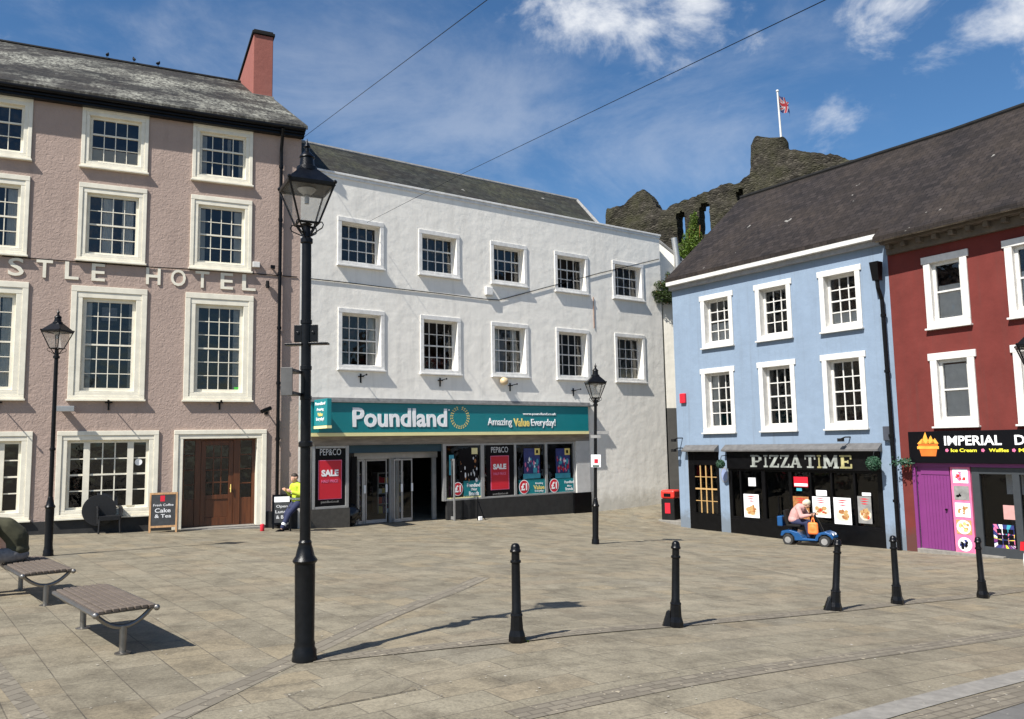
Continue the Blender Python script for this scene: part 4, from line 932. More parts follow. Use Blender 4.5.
for (px,py,r,l) in ((720.6,464,.13,'green leafy ball between the two black shopfronts of the blue building'),(873.5,463.5,.19,'green leafy ball at the right end of the pizza shop fascia')):
    p=BLU.w(*[BLU.hit(px,py,-.4)[0],-.4],BLU.hit(px,py,-.4)[1]); t=thing('topiary_ball',l,'topiary ball',p,BLU.az,'green balls hung over the pizza shopfront')
    m=MB()
    for k in range(700):
        v=Vector((random.gauss(0,1),random.gauss(0,1),random.gauss(0,1))).normalized()*r*random.uniform(.86,1.0); a=Vector((random.gauss(0,1),random.gauss(0,1),random.gauss(0,1))).normalized()*.03; b_=a.orthogonal().normalized()*.018
        m.poly([v-a,v+b_,v+a,v-b_])
    m.ball((0,0,0),r*.84,mi=0,n=16); m.build('foliage',M['green'],t); MB().tube([(0,0,r*.9),(0,.05,r+.12),(0,.36,r+.14)],.012,6).build('hanger',M['black'],t)
u,z=BLU.hit(889.5,433); MB().box(u-.12,u+.12,-.12,0,z-.2,z+.18).build('meter_box',plain('dark_box',(.05,.055,.07),.5),bb,bevel=.015)
u,z=BLU.hit(684.3,398.5); MB().box(u-.13,u+.1,-.1,0,z-.16,z+.17).build('alarm_box',M['posterred'],bb,bevel=.02)
for px,py in ((683,438),(683,448),(851,437)):
    u,z=BLU.hit(px,py); MB().tube([(u-.02,0,z),(u-.05,-.2,z),(u-.1,-.35,z-.05)],.018,6).box(u-.16,u-.02,-.42,-.3,z-.12,z-.03).build('wall_lamp',M['blackmatt'],bb)
# downpipe with hopper at the party wall
ud=BU-.16; hz_=BLU.hit(888,258,-.5)[1]
m=MB().tube([(ud,-.3,hz_-.5),(ud,-.28,hz_-.7),(ud,-.12,hz_-1.0),(ud+.02,-.12,2.6),(ud+.02,-.12,-1.1)],.055,10)
for z in (0.3,2.0,3.7,5.2): m.cyl((ud+.01,-.12,z),(ud+.01,-.12,z+.07),.075,n=10)
m.add([(ud-.12,-.44,hz_),(ud+.12,-.44,hz_),(ud+.12,-.18,hz_),(ud-.12,-.18,hz_),(ud-.09,-.38,hz_-.5),(ud+.09,-.38,hz_-.5),(ud+.09,-.2,hz_-.5),(ud-.09,-.2,hz_-.5)],[(0,1,2,3),(0,4,5,1),(1,5,6,2),(2,6,7,3),(3,7,4,0),(4,7,6,5)])
m.build('drainpipe',M['black'],bb)

# ================================================================== RED BUILDING
rb=root('red_building',RED,'dark red rendered building with white sash windows and a black dessert shop fascia','shop building')
RU=9.5
qa=RED.quad((923.5,257),(969.6,249.3),(972.6,322.8),(930.2,328.8)); qb=RED.quad((929.3,354.3),(974.1,348.9),(975.7,425.3),(934.3,426.4))
w=((qa[1]-qa[0])+(qb[1]-qb[0]))/2; ca=((qa[0]+qa[1])/2+(qb[0]+qb[1])/2)/2
sp2=RED.hit(1009,300)[0]-(ca-w/2); holes=[]
for k in range(3):
    for q,cu in ((qa,('low',.62)),(qb,('low',.97) if k==0 else ('sides',[(0,.3)]))):
        c_=ca+k*sp2; holes.append(sash(rb,(c_-w/2,c_+w/2,q[2],q[3]),.17,.11,1,(1,1),M['wpaint'],top=.18,bot=.13,fr=.08,proj=.05,curtain=cu,bar=.03,head=.05))
rz0=-1.8
rx=lambda px,py=500:RED.hit(px,py)[0]; rz=lambda px,py,y=0:RED.hit(px,py,y)[1]
fz1=(rz(915,432,-.16)+rz(1022,429,-.16))/2; fz0=(rz(915,464,-.16)+rz(1022,463,-.16))/2
so=(rx(917.5),RU-.3,rz0,fz0+.05,.15); holes.append(so)
g1=RED.hit(895,237.5,-.5)[1];g2=RED.hit(1022,203,-.5)[1]; cb_=(RED.hit(894,252,-.14)[1]+RED.hit(1022,226.5,-.14)[1])/2; print('red gutter',g1,g2); rze=(g1+g2)/2
m=MB(); wall(m,0,RU,rz0,rze-.02,holes,.3,0,1); shell(m,0,RU,rz0,rze-.02,8); m.build('wall',[M['red'],M['wpaint']],rb)
rooms(rb,0,RU,[qb[2]-.5,qa[2]-.4],rze,3.5)
m=MB().box(.06,RU,-.14,-.002,cb_,rze-.12).box(.06,RU,-.40,-.002,rze-.12,rze+.0)
k=.15
while k<RU: m.box(k,k+.12,-.32,-.141,cb_+.12,rze-.121); k+=.42
m.build('cornice',plain('cornice_timber',(.10,.08,.06),.8,0,.3,4,.3),rb,bevel=.01)
MB().tube([(.05,-.56,rze-.02),(RU,-.50,rze-.02)],.06,10).build('gutter',plain('corroded_gutter',(.17,.15,.12),.8,0,.5,3,.4),rb,smooth=True)
jr=BLU.w(BU+.02,yrb,zrb)-RED.O; jr=Vector((jr.dot(RED.U),jr.dot(RED.N),zrb))
dr=ray(1024,105.5); tt=(RED.w(RU,0,0)-CAM).dot(RED.U)/dr.dot(RED.U); q_=CAM+dr*tt-RED.O
t2=(RED.w(0,jr.y,0)-CAM).dot(RED.N)/dr.dot(RED.N); zr2=(CAM+dr*t2).z; ur2=(CAM+dr*t2-RED.O).dot(RED.U); print('red ridge',zrb,zr2,ur2)
def rz_(u): return zrb+(zr2-zrb)*(u-jr.x)/(ur2-jr.x)
re_=RU; ze_=rze+.05; m=MB()
TL_=(jr.x,jr.y,zrb);TR_=(re_,jr.y,rz_(re_));sl_=(zrb-zet)/(yrb+.31); yb_=-.31-(zet-ze_)/sl_; pb_=BLU.w(BU,yb_,ze_)-RED.O; BL_=(pb_.dot(RED.U),pb_.dot(RED.N),ze_);BR_=(re_,-.5,ze_)
def dn(p): return (p[0],p[1],p[2]-.12)
bk=lambda p:(p[0],2*jr.y+.34,ze_)
m.poly([BL_,BR_,TR_,TL_]).poly([dn(BL_),dn(TL_),dn(TR_),dn(BR_)]).poly([dn(BL_),dn(BR_),BR_,BL_]).poly([BR_,dn(BR_),dn(TR_),TR_]).poly([BL_,TL_,dn(TL_),dn(BL_)]).poly([TL_,TR_,(re_,2*jr.y+.34,ze_),(jr.x,2*jr.y+.34,ze_)])
RR=m.build('roof',M['slate_dark'],rb); MB().tube([TL_,TR_],.09,8).build('ridge_tiles',M['blackmatt'],RR)
m=MB(); m.poly([(RU,0,rze-.03),(RU,2*yrb,rze-.03),(RU,yrb,zrb-.2)]); m.build('gable',M['red'],rb)
SG=MB().box(rx(912.5,450),RU-.1,-.16,-.003,fz0,fz1).build('fascia_sign',M['posterblack'],rb,bevel=.01)
def rtxt(s_,a,b_,mat,bold=0,name='lettering'): return txt(s_,RED,a,b_,-.162,mat,SG,name,bold)
rtxt('IMPERIAL',(944,436),(1002,445),M['signwhite'],.022)
u0,u1,z0,z1=RED.rect((944,436),(1002,445),-.162); uc,_=RED.hit(1014.8,440,-.162)
text_mesh('DESSERTS',M['signwhite'],SG,'lettering',uc,uc+(u1-u0)*1.02,z0,z1,-.163,.022,.012)
yl=plain('sign_bright_yellow',(.78,.72,.05),.5)
rtxt('Ice Cream',(951,448.5),(977,452),yl,.02); rtxt('Waffles',(989,448.5),(1009,452),yl,.02)
u0,u1,z0,z1=RED.rect((989,448.5),(1009,452),-.162); uc,_=RED.hit(1019,450,-.162); text_mesh('Milkshakes',yl,SG,'lettering',uc,uc+(u1-u0)*1.7,z0,z1,-.163,.02,.012)
m=MB()
for px in (947,983,1014): u,z=RED.hit(px,450.3,-.162); m.disc((u,z),.045,.045,-.166,5)
m.build('star_mark',M['pink'],SG)
# flaming cup emblem
u,z=RED.hit(928,445,-.162); m=MB(); o1=plain('emblem_orange',(.65,.15,.02),.5); o2=plain('emblem_amber',(.80,.36,.05),.5)
m.add([(u-.26,-.168,z+.02),(u+.26,-.168,z+.02),(u+.19,-.168,z-.28),(u-.19,-.168,z-.28)],[(0,1,2,3)],0)
for dx,hh in ((-.17,.16),(-.07,.33),(.07,.24),(.17,.17)): m.add([(u+dx-.11,-.170,z+.03),(u+dx+.11,-.170,z+.03),(u+dx+.02,-.170,z+hh)],[(0,1,2)],1)
m.box(u-.28,u+.28,-.176,-.171,z-.1,z-.03,1)
m.build('cup_emblem',[o1,o2],SG)
zdm=fz0-.09
MB().box(so[0],RU-.3,-.05,-.003,zdm,fz0-.003).box(so[0]-.06,so[0]+.02,-.05,-.003,rz0,fz0-.005).build('purple_trim',M['purple'],rb)
dx0,dx1=rx(922.5),rx(951)
zsl=(RED.hit(935,549)[1]); m=MB(); m.box(dx0,dx1,.02,.07,zsl,zdm-.2)
n=9
for k in range(n): x=dx0+(dx1-dx0)*k/n; m.box(x+.004,x+(dx1-dx0)/n-.004,.008,.02,zsl,zdm-.22)
DD=m.build('boarded_door',M['purple'],rb,bevel=.003); MB().cyl((dx1-.12,0,zsl+1.0),(dx1-.12,-.05,zsl+1.0),.025,n=8).build('handle',M['black'],DD)
MB().box(dx0,dx1,.004,.06,zdm-.2,zdm-.003).box(so[0]+.02,dx0-.002,.03,.1,zsl-.3,zdm-.003).build('door_frame',M['purple'],rb)
MB().box(so[0]-.02,dx1+1.2,-.12,.12,rz0,zsl-.005).build('doorstep',M['kerb'],rb,bevel=.01)
px0,px1=rx(952.5),rx(972)
PN=MB().box(px0,px1,-.01,.06,zsl-.02,zdm-.003).build('photo_panel',M['pink'],rb)
tile=[M['signwhite'],M['lead'],M['signwhite'],M['cheese'],M['pink']]
H5=(zdm-zsl)/5
for k in range(5):
    z1=zdm-H5*k-.05; z0=z1-H5+.07; o=MB(); o.box(px0+.06,px1-.05,-.016,-.011,z0,z1,0)
    cx,cz=(px0+px1)/2,(z0+z1)/2; WW=(px1-px0); o.disc((cx,cz),WW*.36,.17,-.018,18,1)
    rnd=random.Random(k+40)
    for q in range(12): o.disc((cx+rnd.uniform(-.22,.22)*WW,cz+rnd.uniform(-.09,.09)),rnd.uniform(.02,.05),rnd.uniform(.02,.05),-.0185-.0003*q,7,rnd.choice((2,3)))
    o.build('menu_picture',[tile[k],M['signwhite'] if k!=1 else M['lead'],[M['binred'],M['lead'],M['brown'],M['cheese'],M['posterblue']][k],[M['pink'],M['posterblack'],M['cheese'],M['gold'],M['posterblack']][k]],PN)
m=MB(); gx0=rx(973)
for u,w_ in ((gx0+.09,.18),(rx(1017),.16),(rx(1017)+1.6,.14),(RU-.4,.18)): m.box(u-w_/2,u+w_/2,.0+.01,.1,zsl-.1,zdm-.003)
m.box(gx0+.18,RU-.4,.012,.1,zdm-.16,zdm-.003).box(gx0+.18,RU-.4,.012,.1,zsl-.4,zsl+.18)
SF=m.build('shopfront_frame',M['charcoal'],rb,bevel=.005)
MB().poly([(gx0+.1,.06,zsl),(RU-.4,.06,zsl),(RU-.4,.06,zdm-.1),(gx0+.1,.06,zdm-.1)]).build('pane',M['shopglass'],SF)
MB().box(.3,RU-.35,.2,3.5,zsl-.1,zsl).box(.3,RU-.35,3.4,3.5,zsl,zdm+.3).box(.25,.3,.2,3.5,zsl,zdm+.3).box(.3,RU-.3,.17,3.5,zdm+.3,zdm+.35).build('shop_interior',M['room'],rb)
P=plate(RED,'window_poster',(993,524),(1016,550),.05,M['posterblue'],rb)
u0,u1,z0,z1=RED.rect((993,524),(1016,550),.04); m=MB(); rnd=random.Random(9)
for k in range(34):
    a=rnd.uniform(0,6.28); L_=rnd.uniform(.2,.42); cx,cz=(u0+u1)/2,z0+(z1-z0)*.35
    q=[(cx+math.cos(a)*.05,.042-.0001*k,cz+math.sin(a)*.05)]+[(min(max(cx+math.cos(a+e)*L_,u0),u1),.042-.0001*k,min(max(cz+math.sin(a+e)*L_*1.2,z0),z1)) for e in(-.12,.12)]; m.poly(q,rnd.randrange(5))
m.build('poster_print',[M['pink'],M['signwhite'],M['postercyan'],yl,M['purple']],P)
m=MB()
for i in range(4):
    for j in range(3): m.box(u0+.08+i*.13,u0+.19+i*.13,.030,.034,z1-.2-j*.13,z1-.1-j*.13)
m.build('poster_grid',M['posterblack'],P)
P=plate(RED,'window_poster',(1003,505),(1016,520),.05,M['rose'],rb)
m=MB().box(gx0+.5,gx0+.9,.6,.62,zsl+1.4,zsl+2.1).build('hanging_banner',M['chalkw'],rb)
MB().box(gx0+.4,gx0+2.2,.9,1.3,zsl,zsl+1.0).build('counter',M['charcoal'],rb)
u,z=RED.hit(905,462,-.2); m=MB()
for k in range(230):
    v=Vector((random.gauss(0,.12),-.25+random.gauss(0,.1),z+random.gauss(0,.05))); v.x+=u; a=Vector((random.gauss(0,1),random.gauss(0,1),random.gauss(0,1))).normalized()*.035; b_=a.orthogonal().normalized()*.02; m.poly([v-a,v+b_,v+a,v-b_])
m.tube([(u,0,z),(u,-.3,z)],.015,6); o=m.build('hanging_plant',M['green']); o.location=RED.O; o.rotation_euler=(0,0,RED.az); tag(o,'small green plant fixed by the left end of the dessert shop sign','plant')

# ================================================================== LANE BUILDINGS
LW=Facade(10,PND.w(PU1,0.02,0))
lw=root('side_building',LW,'cream and grey rendered wall closing the gap between the white and blue buildings','building')
h1=LW.hit(675,408,0)[1]; lt=LW.hit(672,300)[1]; Lu=LW.hit(700,400)[0]; ua=LW.hit(667,400)[0]
m=MB(); m.box(ua,Lu+3,.02,4,h1,lt).build('upper_wall',M['cream_wall'],lw)
MB().box(ua,Lu+3,-.03,4,-1,h1-.003).build('lower_wall',M['greyblock'],lw)
zA_=LW.hit(663,238,.6)[1]; zB_=LW.hit(690,267,.6)[1]; uB=LW.hit(690,267,.6)[0]
m=MB(); m.prism([(.01,-1),(ua-.01,-1),(ua-.01,lt-.3),(Lu+3,lt-.3),(Lu+3,zB_-1.5),(uB,zB_),(.01,zA_)],.6,1.0)
m.build('rear_gable',M['white'],lw)
MB().tube([(.01,.6,zA_+.03),(uB,.6,zB_+.03)],.06,6).build('verge_tile',M['lead'],lw)
fa=LW.hit(677,258,.45); fb=LW.hit(674,238,.45)
MB().tube([(fa[0],.45,fa[1]-.8),(fa[0],.45,fa[1]),(fb[0],.45,fb[1])],.12,10).ball((fa[0],.45,fa[1]-.7),.2,n=8).build('flue_pipe',M['alu'],lw,smooth=True)

# ================================================================== CASTLE ON ITS MOUND
CA=Facade(-33,pix(700,230,60))
def nz(v,s,seed=0): return noise.noise(Vector((v[0]*s+seed,v[1]*s,v[2]*s)))
out=[(607,212),(609,209),(617,208),(624,205),(633,197),(640,193),(645,191),(650,194),(654,200),(659,207),(664,212),(674,205),(690,198),(705,193),(722,188),(738,183),(750,176),(757,150),(800,150),(812,155),(830,155),(856,159),(900,166),(960,175)]
oo=[CA.hit(x,y) for x,y in out]
cz0=CA.hit(700,320)[1]
holes_c=[]
for (x0,y0,x1,y1) in ((677,213,687.5,243),(700,204,711.5,234),(738,190,745,199)):
    a=CA.hit(x0,y0);b=CA.hit(x1,y1); holes_c.append((a[0],b[0],b[1],a[1]))
def topz(u):
    for (a,b),(c,d) in zip(oo[:-1],oo[1:]):
        if a<=u<=c: return b+(d-b)*(u-a)/(c-a)
    return -99
st=.16; m=MB(); th=1.25
U0=oo[0][0];nu=int((oo[-1][0]-U0)/st); Z0=cz0; nzc=int((max(z for u,z in oo)-Z0)/st)+2
cells={}
for i in range(nu):
    u=U0+(i+.5)*st
    for j in range(nzc):
        z=Z0+(j+.5)*st
        if z>topz(u)+nz((u,0,z),.9,3)*.28: continue
        ins=False
        for (a,b,c,d) in holes_c:
            r=(b-a)/2;cx=(a+b)/2
            if a<u<b and c<z<d-r: ins=True
            if z>=d-r and (u-cx)**2+(z-(d-r))**2<r*r: ins=True
        if not ins: cells[(i,j)]=1
vid={}
def cv(i,j,k):
    q=(i,j,k)
    if q not in vid:
        u=U0+i*st;z=Z0+j*st;y=0 if k==0 else th
        T_=topz(min(max(u,oo[0][0]),oo[-1][0]))+nz((u,0,z),.9,3)*.28
        if z>T_-st*.9: z=T_+nz((u,y,0),3.1,2)*.10
        e=nz((u,y,z),1.6,11)*.10+nz((u,y,z),.5,5)*.2
        m.v.append(Vector((u+nz((u,y,z),2.3,1)*.09,y+(e if k==0 else -e)+(-.02)*(z-Z0),z+nz((u,y,z),2.3,7)*.09))); vid[q]=len(m.v)-1
    return vid[q]
for (i,j) in cells:
    m.f.append([cv(i,j,0),cv(i+1,j,0),cv(i+1,j+1,0),cv(i,j+1,0)]);m.m.append(0)
    m.f.append([cv(i,j,1),cv(i,j+1,1),cv(i+1,j+1,1),cv(i+1,j,1)]);m.m.append(0)
    for di,dj,e in ((1,0,((1,0),(1,1))),(-1,0,((0,1),(0,0))),(0,1,((1,1),(0,1))),(0,-1,((0,0),(1,0)))):
        if (i+di,j+dj) not in cells:
            (a,b),(c,d)=e; m.f.append([cv(i+a,j+b,0),cv(i+a,j+b,1),cv(i+c,j+d,1),cv(i+c,j+d,0)]);m.m.append(0)
cr=thing('castle_ruin','ruined dark stone castle wall with arched openings and a round tower above the rooftops','castle',CA.O,CA.az)
m.build('curtain_wall',M['stone'],cr,smooth=False)
def ragtower(name,px0,px1,ytop,yoff,prof,ytops=None):
    a=CA.hit(px0,200,yoff);b=CA.hit(px1,200,yoff); cu=(a[0]+b[0])/2;rr=(b[0]-a[0])/2; zt=CA.hit((px0+px1)/2,ytop,yoff)[1]
    m=MB();n=56; hh=zt-cz0; k=int(hh/.25); V=[];F=[]
    for j in range(k+1):
        f=j/k
        for i in range(n):
            an=i*2*math.pi/n; r=rr*prof(1-f); x=math.cos(an)*r;y=math.sin(an)*r; z=cz0+hh*f
            if j>=k-3: z+=nz((x,y,0),1.1,9)*.4*(j-(k-4))/4 + (ytops(x/rr) if ytops else 0)*(j-(k-4))/4
            e=1+(nz((x,y,z),1.5,4)*.045+nz((x,y,z),.45,4)*.06)
            V.append((cu+x*e,yoff+y*e,z))
    for j in range(k):
        for i in range(n): F.append((j*n+i,j*n+(i+1)%n,(j+1)*n+(i+1)%n,(j+1)*n+i))
    F.append(tuple(range(k*n,(k+1)*n)))
    m.add(V,F); return m.build(name,M['stone'],cr)
ragtower('round_tower',753,793,141,1.0,lambda t:.93+ .30*min(t*2.0,1.0)**1.4, lambda x:-.25*max(0,x))

fp=thing('flagpole','tall white flagpole on top of the round castle tower','flagpole',CA.w(CA.hit(781.5,137,1.0)[0],1.0,CA.hit(781,141,1.0)[1]-1.0))
hp=CA.hit(779.5,92,1.0)[1]-fp.location.z
MB().cyl((0,0,0),(-.12,0,hp),.085,.06,10).ball((-.12,0,hp+.08),.11,n=8).build('pole',M['wpaint'],fp,smooth=True)
m=MB(); nx_,nz_=36,20; FWd,FHt=1.35,1.15
for i in range(nx_+1):
    for j in range(nz_+1):
        a=i/nx_;b=j/nz_; m.v.append(Vector((a*FWd*.75+.06*math.sin(b*5),.28*math.sin(a*7+b*2)*a+.1*a,b*FHt-.55*a*FWd*.75-.1*math.sin(a*6))))
def fcol(a,b):
    x=(a-.5)*2;y=(b-.5); 
    if abs(y)<.1 or abs(x)<.1: return 0
    if abs(y)<.17 or abs(x)<.17: return 2
    d1=abs(y-x*.5);d2=abs(y+x*.5)
    if min(d1,d2)<.045: return 0
    if min(d1,d2)<.10: return 2
    return 1
for i in range(nx_):
    for j in range(nz_):
        m.f.append([i*(nz_+1)+j,(i+1)*(nz_+1)+j,(i+1)*(nz_+1)+j+1,i*(nz_+1)+j+1]);m.m.append(fcol((i+.5)/nx_,(j+.5)/nz_))
fl=m.build('flag',[M['flagr'],M['flagb'],M['flagw']],None,smooth=True); fl.location=fp.location+Vector((-.08,0,hp-1.25)); fl.rotation_euler=(0,0,.2); tag(fl,'red white and blue national flag flying from the castle flagpole','flag')
# castle mound behind the houses
m=MB(); gx_=np.linspace(-30,75,50); gy_=np.linspace(36,110,36); V=[]
for yv in gy_:
    for xv in gx_:
        hxy=CA.w((oo[0][0]+oo[-1][0])/2,2,0); dx=(xv-hxy.x)/34;dy=(yv-hxy.y-2)/24
        r=math.sqrt(dx*dx+dy*dy); t_=max(0,min(1,1.35-r)); t_=t_*t_*(3-2*t_)
        z=-1.5+(cz0+.6+1.5)*t_+nz((xv,yv,0),.12,2)*1.2*t_
        if yv<46 and xv<20: z=min(z,-1.5+(yv-36)*.6)
        V.append((xv,yv,z))
m.add(V,[(j*50+i,j*50+i+1,(j+1)*50+i+1,(j+1)*50+i) for j in range(35) for i in range(49)])
o=m.build('castle_mound',M['grass'],smooth=True); o['kind']='structure'
# ---- leaves
def leaves(name,mat,blobs,n,size,parent=None,seed=1):
    rnd=random.Random(seed); m=MB(); tot=sum(b[3] for b in blobs)
    for (c,r,sy,wt) in blobs:
        c=Vector(c)
        for k in range(int(n*wt/tot)):
            v=Vector((rnd.gauss(0,1),rnd.gauss(0,1),rnd.gauss(0,1))).normalized()*(rnd.random()**.45)
            p=c+Vector((v.x*r[0],v.y*r[1],v.z*r[2])); a=Vector((rnd.gauss(0,1),rnd.gauss(0,1),rnd.gauss(0,.7)-.3)).normalized()*size*rnd.uniform(.6,1.3); b=a.orthogonal().normalized(); b=(Matrix.Rotation(rnd.uniform(0,6.28),3,a.normalized())@b)*size*.45
            m.poly([p-a,p+b,p+a,p-b])
    return m.build(name,mat,parent)
iv=thing('ivy','bright green ivy climbing the castle wall between two arched openings','ivy',CA.w(*[CA.hit(694,262,-.4)[0],-.5],CA.hit(694,262,-.4)[1]),CA.az)
def cal(px,py,y=-.5): u,z=CA.hit(px,py,y); return (u-CA.hit(694,262,-.4)[0],y+.5,z-CA.hit(694,262,-.4)[1])
bl=[]
for (px,py,rx_,rz_) in ((694,219,.32,.6),(693,229,.42,.75),(690,240,.6,.9),(688,250,.95,1.0),(697,246,.5,.9),(692,260,1.2,1.1),(684,262,.6,1.0),(698,236,.3,.5),(703,262,.9,.9)): bl.append((cal(px,py),(rx_,.45,rz_),0,rx_*rz_))
leaves('foliage',M['leaf'],bl,6500,.09,iv,4)
s=MB()
for px in (688,692,698): a=Vector(cal(px,285));b=Vector(cal(px+1,250));c=Vector(cal(px+2,225)); s.tube([a,b,c],[.07,.05,.02],6)
s.build('stem',M['brown'],iv)
p0=LW.hit(668,300,-.1)
wp=thing('wall_shrub','scruffy shrub sprouting from the wall top between the white and blue buildings','shrub',LW.w(p0[0],-.0,p0[1]),LW.az)
def lal(px,py,y=-.3): u,z=LW.hit(px,py,y); return (u-p0[0],y,z-p0[1])
bl=[(lal(663,297),(.42,.3,.3),0,1),(lal(668,288),(.28,.25,.34),0,.8),(lal(662,285),(.35,.25,.2),0,.5),(lal(670,297),(.3,.3,.34),0,1),(lal(657,293),(.25,.2,.12),0,.3),(lal(668,278),(.12,.15,.3),0,.3)]
leaves('foliage',M['leafdark'],bl,2300,.05,wp,6)
s=MB()
for px,py in ((655,291),(660,282),(667,275),(672,284)): s.tube([(0,0,-.1),Vector(lal((668+px)/2,(300+py)/2-2)),Vector(lal(px,py))],[.03,.02,.006],5)
s.build('stem',M['brown'],wp)

# ================================================================== STREET FURNITURE
def zat(p,px,py):   # height of a pixel on the vertical line through p
    d=ray(px,py); return CAM.z+d.z*(p.y-CAM.y)/d.y
def lantern(t,z,rot,s=1.0):
    P=MB(); n=4; q=math.pi/4
    base,eave,hg=.175*s,.395*s,.47*s   # corner radii
    # glazing bars
    for k in range(4):
        a=rot+k*math.pi/2; c=Vector((math.cos(a),math.sin(a),0))
        P.tube([c*base+Vector((0,0,z)),c*eave+Vector((0,0,z+hg))],.014*s,6)
        c2=Vector((math.cos(a+math.pi/2),math.sin(a+math.pi/2),0))
        P.tube([c*base+Vector((0,0,z)),c2*base+Vector((0,0,z))],.016*s,6); P.tube([c*eave+Vector((0,0,z+hg)),c2*eave+Vector((0,0,z+hg))],.02*s,6)
        P.ball(c*eave*1.03+Vector((0,0,z+hg+.03)),.026*s,n=8)
    P.build('lantern_frame',M['iron'],t)
    g_=MB()
    for k in range(4):
        a=rot+k*math.pi/2; c=Vector((math.cos(a),math.sin(a),0));c2=Vector((math.cos(a+math.pi/2),math.sin(a+math.pi/2),0))
        g_.poly([c*base+Vector((0,0,z)),c2*base+Vector((0,0,z)),c2*eave+Vector((0,0,z+hg)),c*eave+Vector((0,0,z+hg))])
    g_.build('lantern_glass',M['lampglass'],t)
    u_=1.1; R=MB(); R.lathe([(eave*1.04,z+hg+.0),(eave*1.06,z+hg+.035*s),(.13*s,z+hg+.255*s),(.125*s,z+hg+.26*s)],4,ph=rot)
    R.lathe([(.135*s,z+hg+.20*s*1.1),(.13*s,z+hg+.25*s*1.1),(.095*s,z+hg+.27*s*1.1),(.085*s,z+hg+.36*s*1.1),(.10*s,z+hg+.37*s*1.1),(.095*s,z+hg+.385*s*1.1),(.05*s,z+hg+.43*s*1.1),(.03*s,z+hg+.45*s*1.1),(.028*s,z+hg+.49*s*1.1),(.045*s,z+hg+.50*s*1.1),(.03*s,z+hg+.53*s*1.1),(.012*s,z+hg+.56*s*1.1),(.004*s,z+hg+.60*s*1.1)],20)
    R.build('lantern_roof',M['iron'],t,smooth=True)
    L=MB(); L.lathe([(.04*s,z+hg-.09*s),(.10*s,z+hg-.04*s),(.12*s,z+hg-.01)],20); L.build('reflector',M['alu'],t,smooth=True)
    L=MB(); L.lathe([(.03*s,z+hg-.2*s),(.03*s,z+hg-.1*s),(.05*s,z+hg-.1*s)],12); L.build('lamp_bulb',M['alu'],t,smooth=True)
    S=MB()
    for k in (0,1,2,3):
        a=rot+k*math.pi/2
        c=Vector((math.cos(a),math.sin(a),0)); pts=[]
        pts=[c*.03+Vector((0,0,z-.16*s)),c*.12*s+Vector((0,0,z-.12*s)),c*.22*s+Vector((0,0,z-.07*s)),c*.24*s+Vector((0,0,z-.03*s)),c*.22*s+Vector((0,0,z+.005)),c*.185*s+Vector((0,0,z+.005))]
        S.tube(pts,.008*s,6)
        c=Vector((math.cos(a),math.sin(a),0)); S.tube([Vector((0,0,z-.17*s))+c*.03,c*base*.9+Vector((0,0,z))],.012*s,6)
    S.build('scroll_bracket',M['iron'],t)
def lamp_post(name,label,px,py,ytop,rot,big=1.0,group='black lamp posts around the square',hfix=None,P=None,base=1.0):
    p=P if P is not None else gp(px,py)
    H=zat(p,px,ytop)-p.z
    t=thing(name,label,'lamp post',p,0,group)
    s=.60*big; top=H-(.47+.66)*big
    b=MB()
    k=base
    b.lathe([(.118*k,0),(.118*k,.03),(.112*k,.05),(.112*k,.10),(.095*k,.13),(.098*k,.16),(.090*k,.19),(.096*k,.90),(.112*k,.915),(.118*k,.93),(.108*k,.945),(.088*k,.975),(.076*k,1.03),(.060*k,1.08),(.064*k,1.10),(.052*k,1.12)],24)
    b.build('base',M['iron'],t,smooth=True)
    b=MB(); b.lathe([(.051*k,1.11),(.050*k,2.2),(.046*k,top-.20),(.060,top-.19),(.060,top-.15),(.04,top-.13),(.035,top-.02),(.055,top)],20)
    b.lathe([(.0501*k,2.0),(.068*k,2.01),(.068*k,2.05),(.056*k,2.06)],20)
    b.build('post',M['iron'],t,smooth=True)
    lantern(t,top,rot,big)
    return t,top
MLP=gp(304.5,661)
t,top=lamp_post('lamp_post','tall black lamp post in the foreground with bracketed sign plates on its shaft',304,657,139,R_(-90-17),.78,P=MLP)
t.rotation_euler=(0,R_(-.25),0); mh=lambda py:zat(MLP,304,py)-MLP.z
for k in (-1,1):
    m=MB().box(k*.065-.05,k*.065+.05,-.02,.02,mh(342),mh(325)); m.cyl((k*.075,-.03,mh(333)),(k*.075,-.02,mh(333)),.016,n=8); m.build('clamp_plate',M['iron'],t,bevel=.004)
MB().box(-.20,-.03,-.05,.05,mh(345.5),mh(343.5)).build('sign_arm',M['iron'],t,bevel=.004)
MB().box(.03,.22,-.05,.05,mh(345),mh(343)).build('sign_arm',M['iron'],t,bevel=.004)
MB().box(-.16,-.05,-.30,-.285,mh(397),mh(370)).box(-.15,-.04,-.285,.0,mh(374),mh(371)).box(-.15,-.04,-.285,.0,mh(396),mh(393)).build('sign_plate',plain('dull_sign_back',(.09,.088,.085),.5,.3,.2,8,.2),t,bevel=.003)
for z in (mh(368),mh(398),mh(322)): MB().lathe([(.05,z-.02),(.056,z-.018),(.056,z+.018),(.05,z+.02)],16).build('strap',M['iron'],t)
lamp_post('lamp_post','black lamp post behind the left bench in front of the hotel',48,556,309,R_(-45-8),.70,base=.8)
t,top=lamp_post('lamp_post','black lamp post before the white wall, carrying a small white notice',595.5,544,363,R_(-45+6),.78,base=.82)
t.rotation_euler=(0,R_(1.6),0); bz_=t.location.z; mh=lambda py:zat(t.location,595,py)-bz_
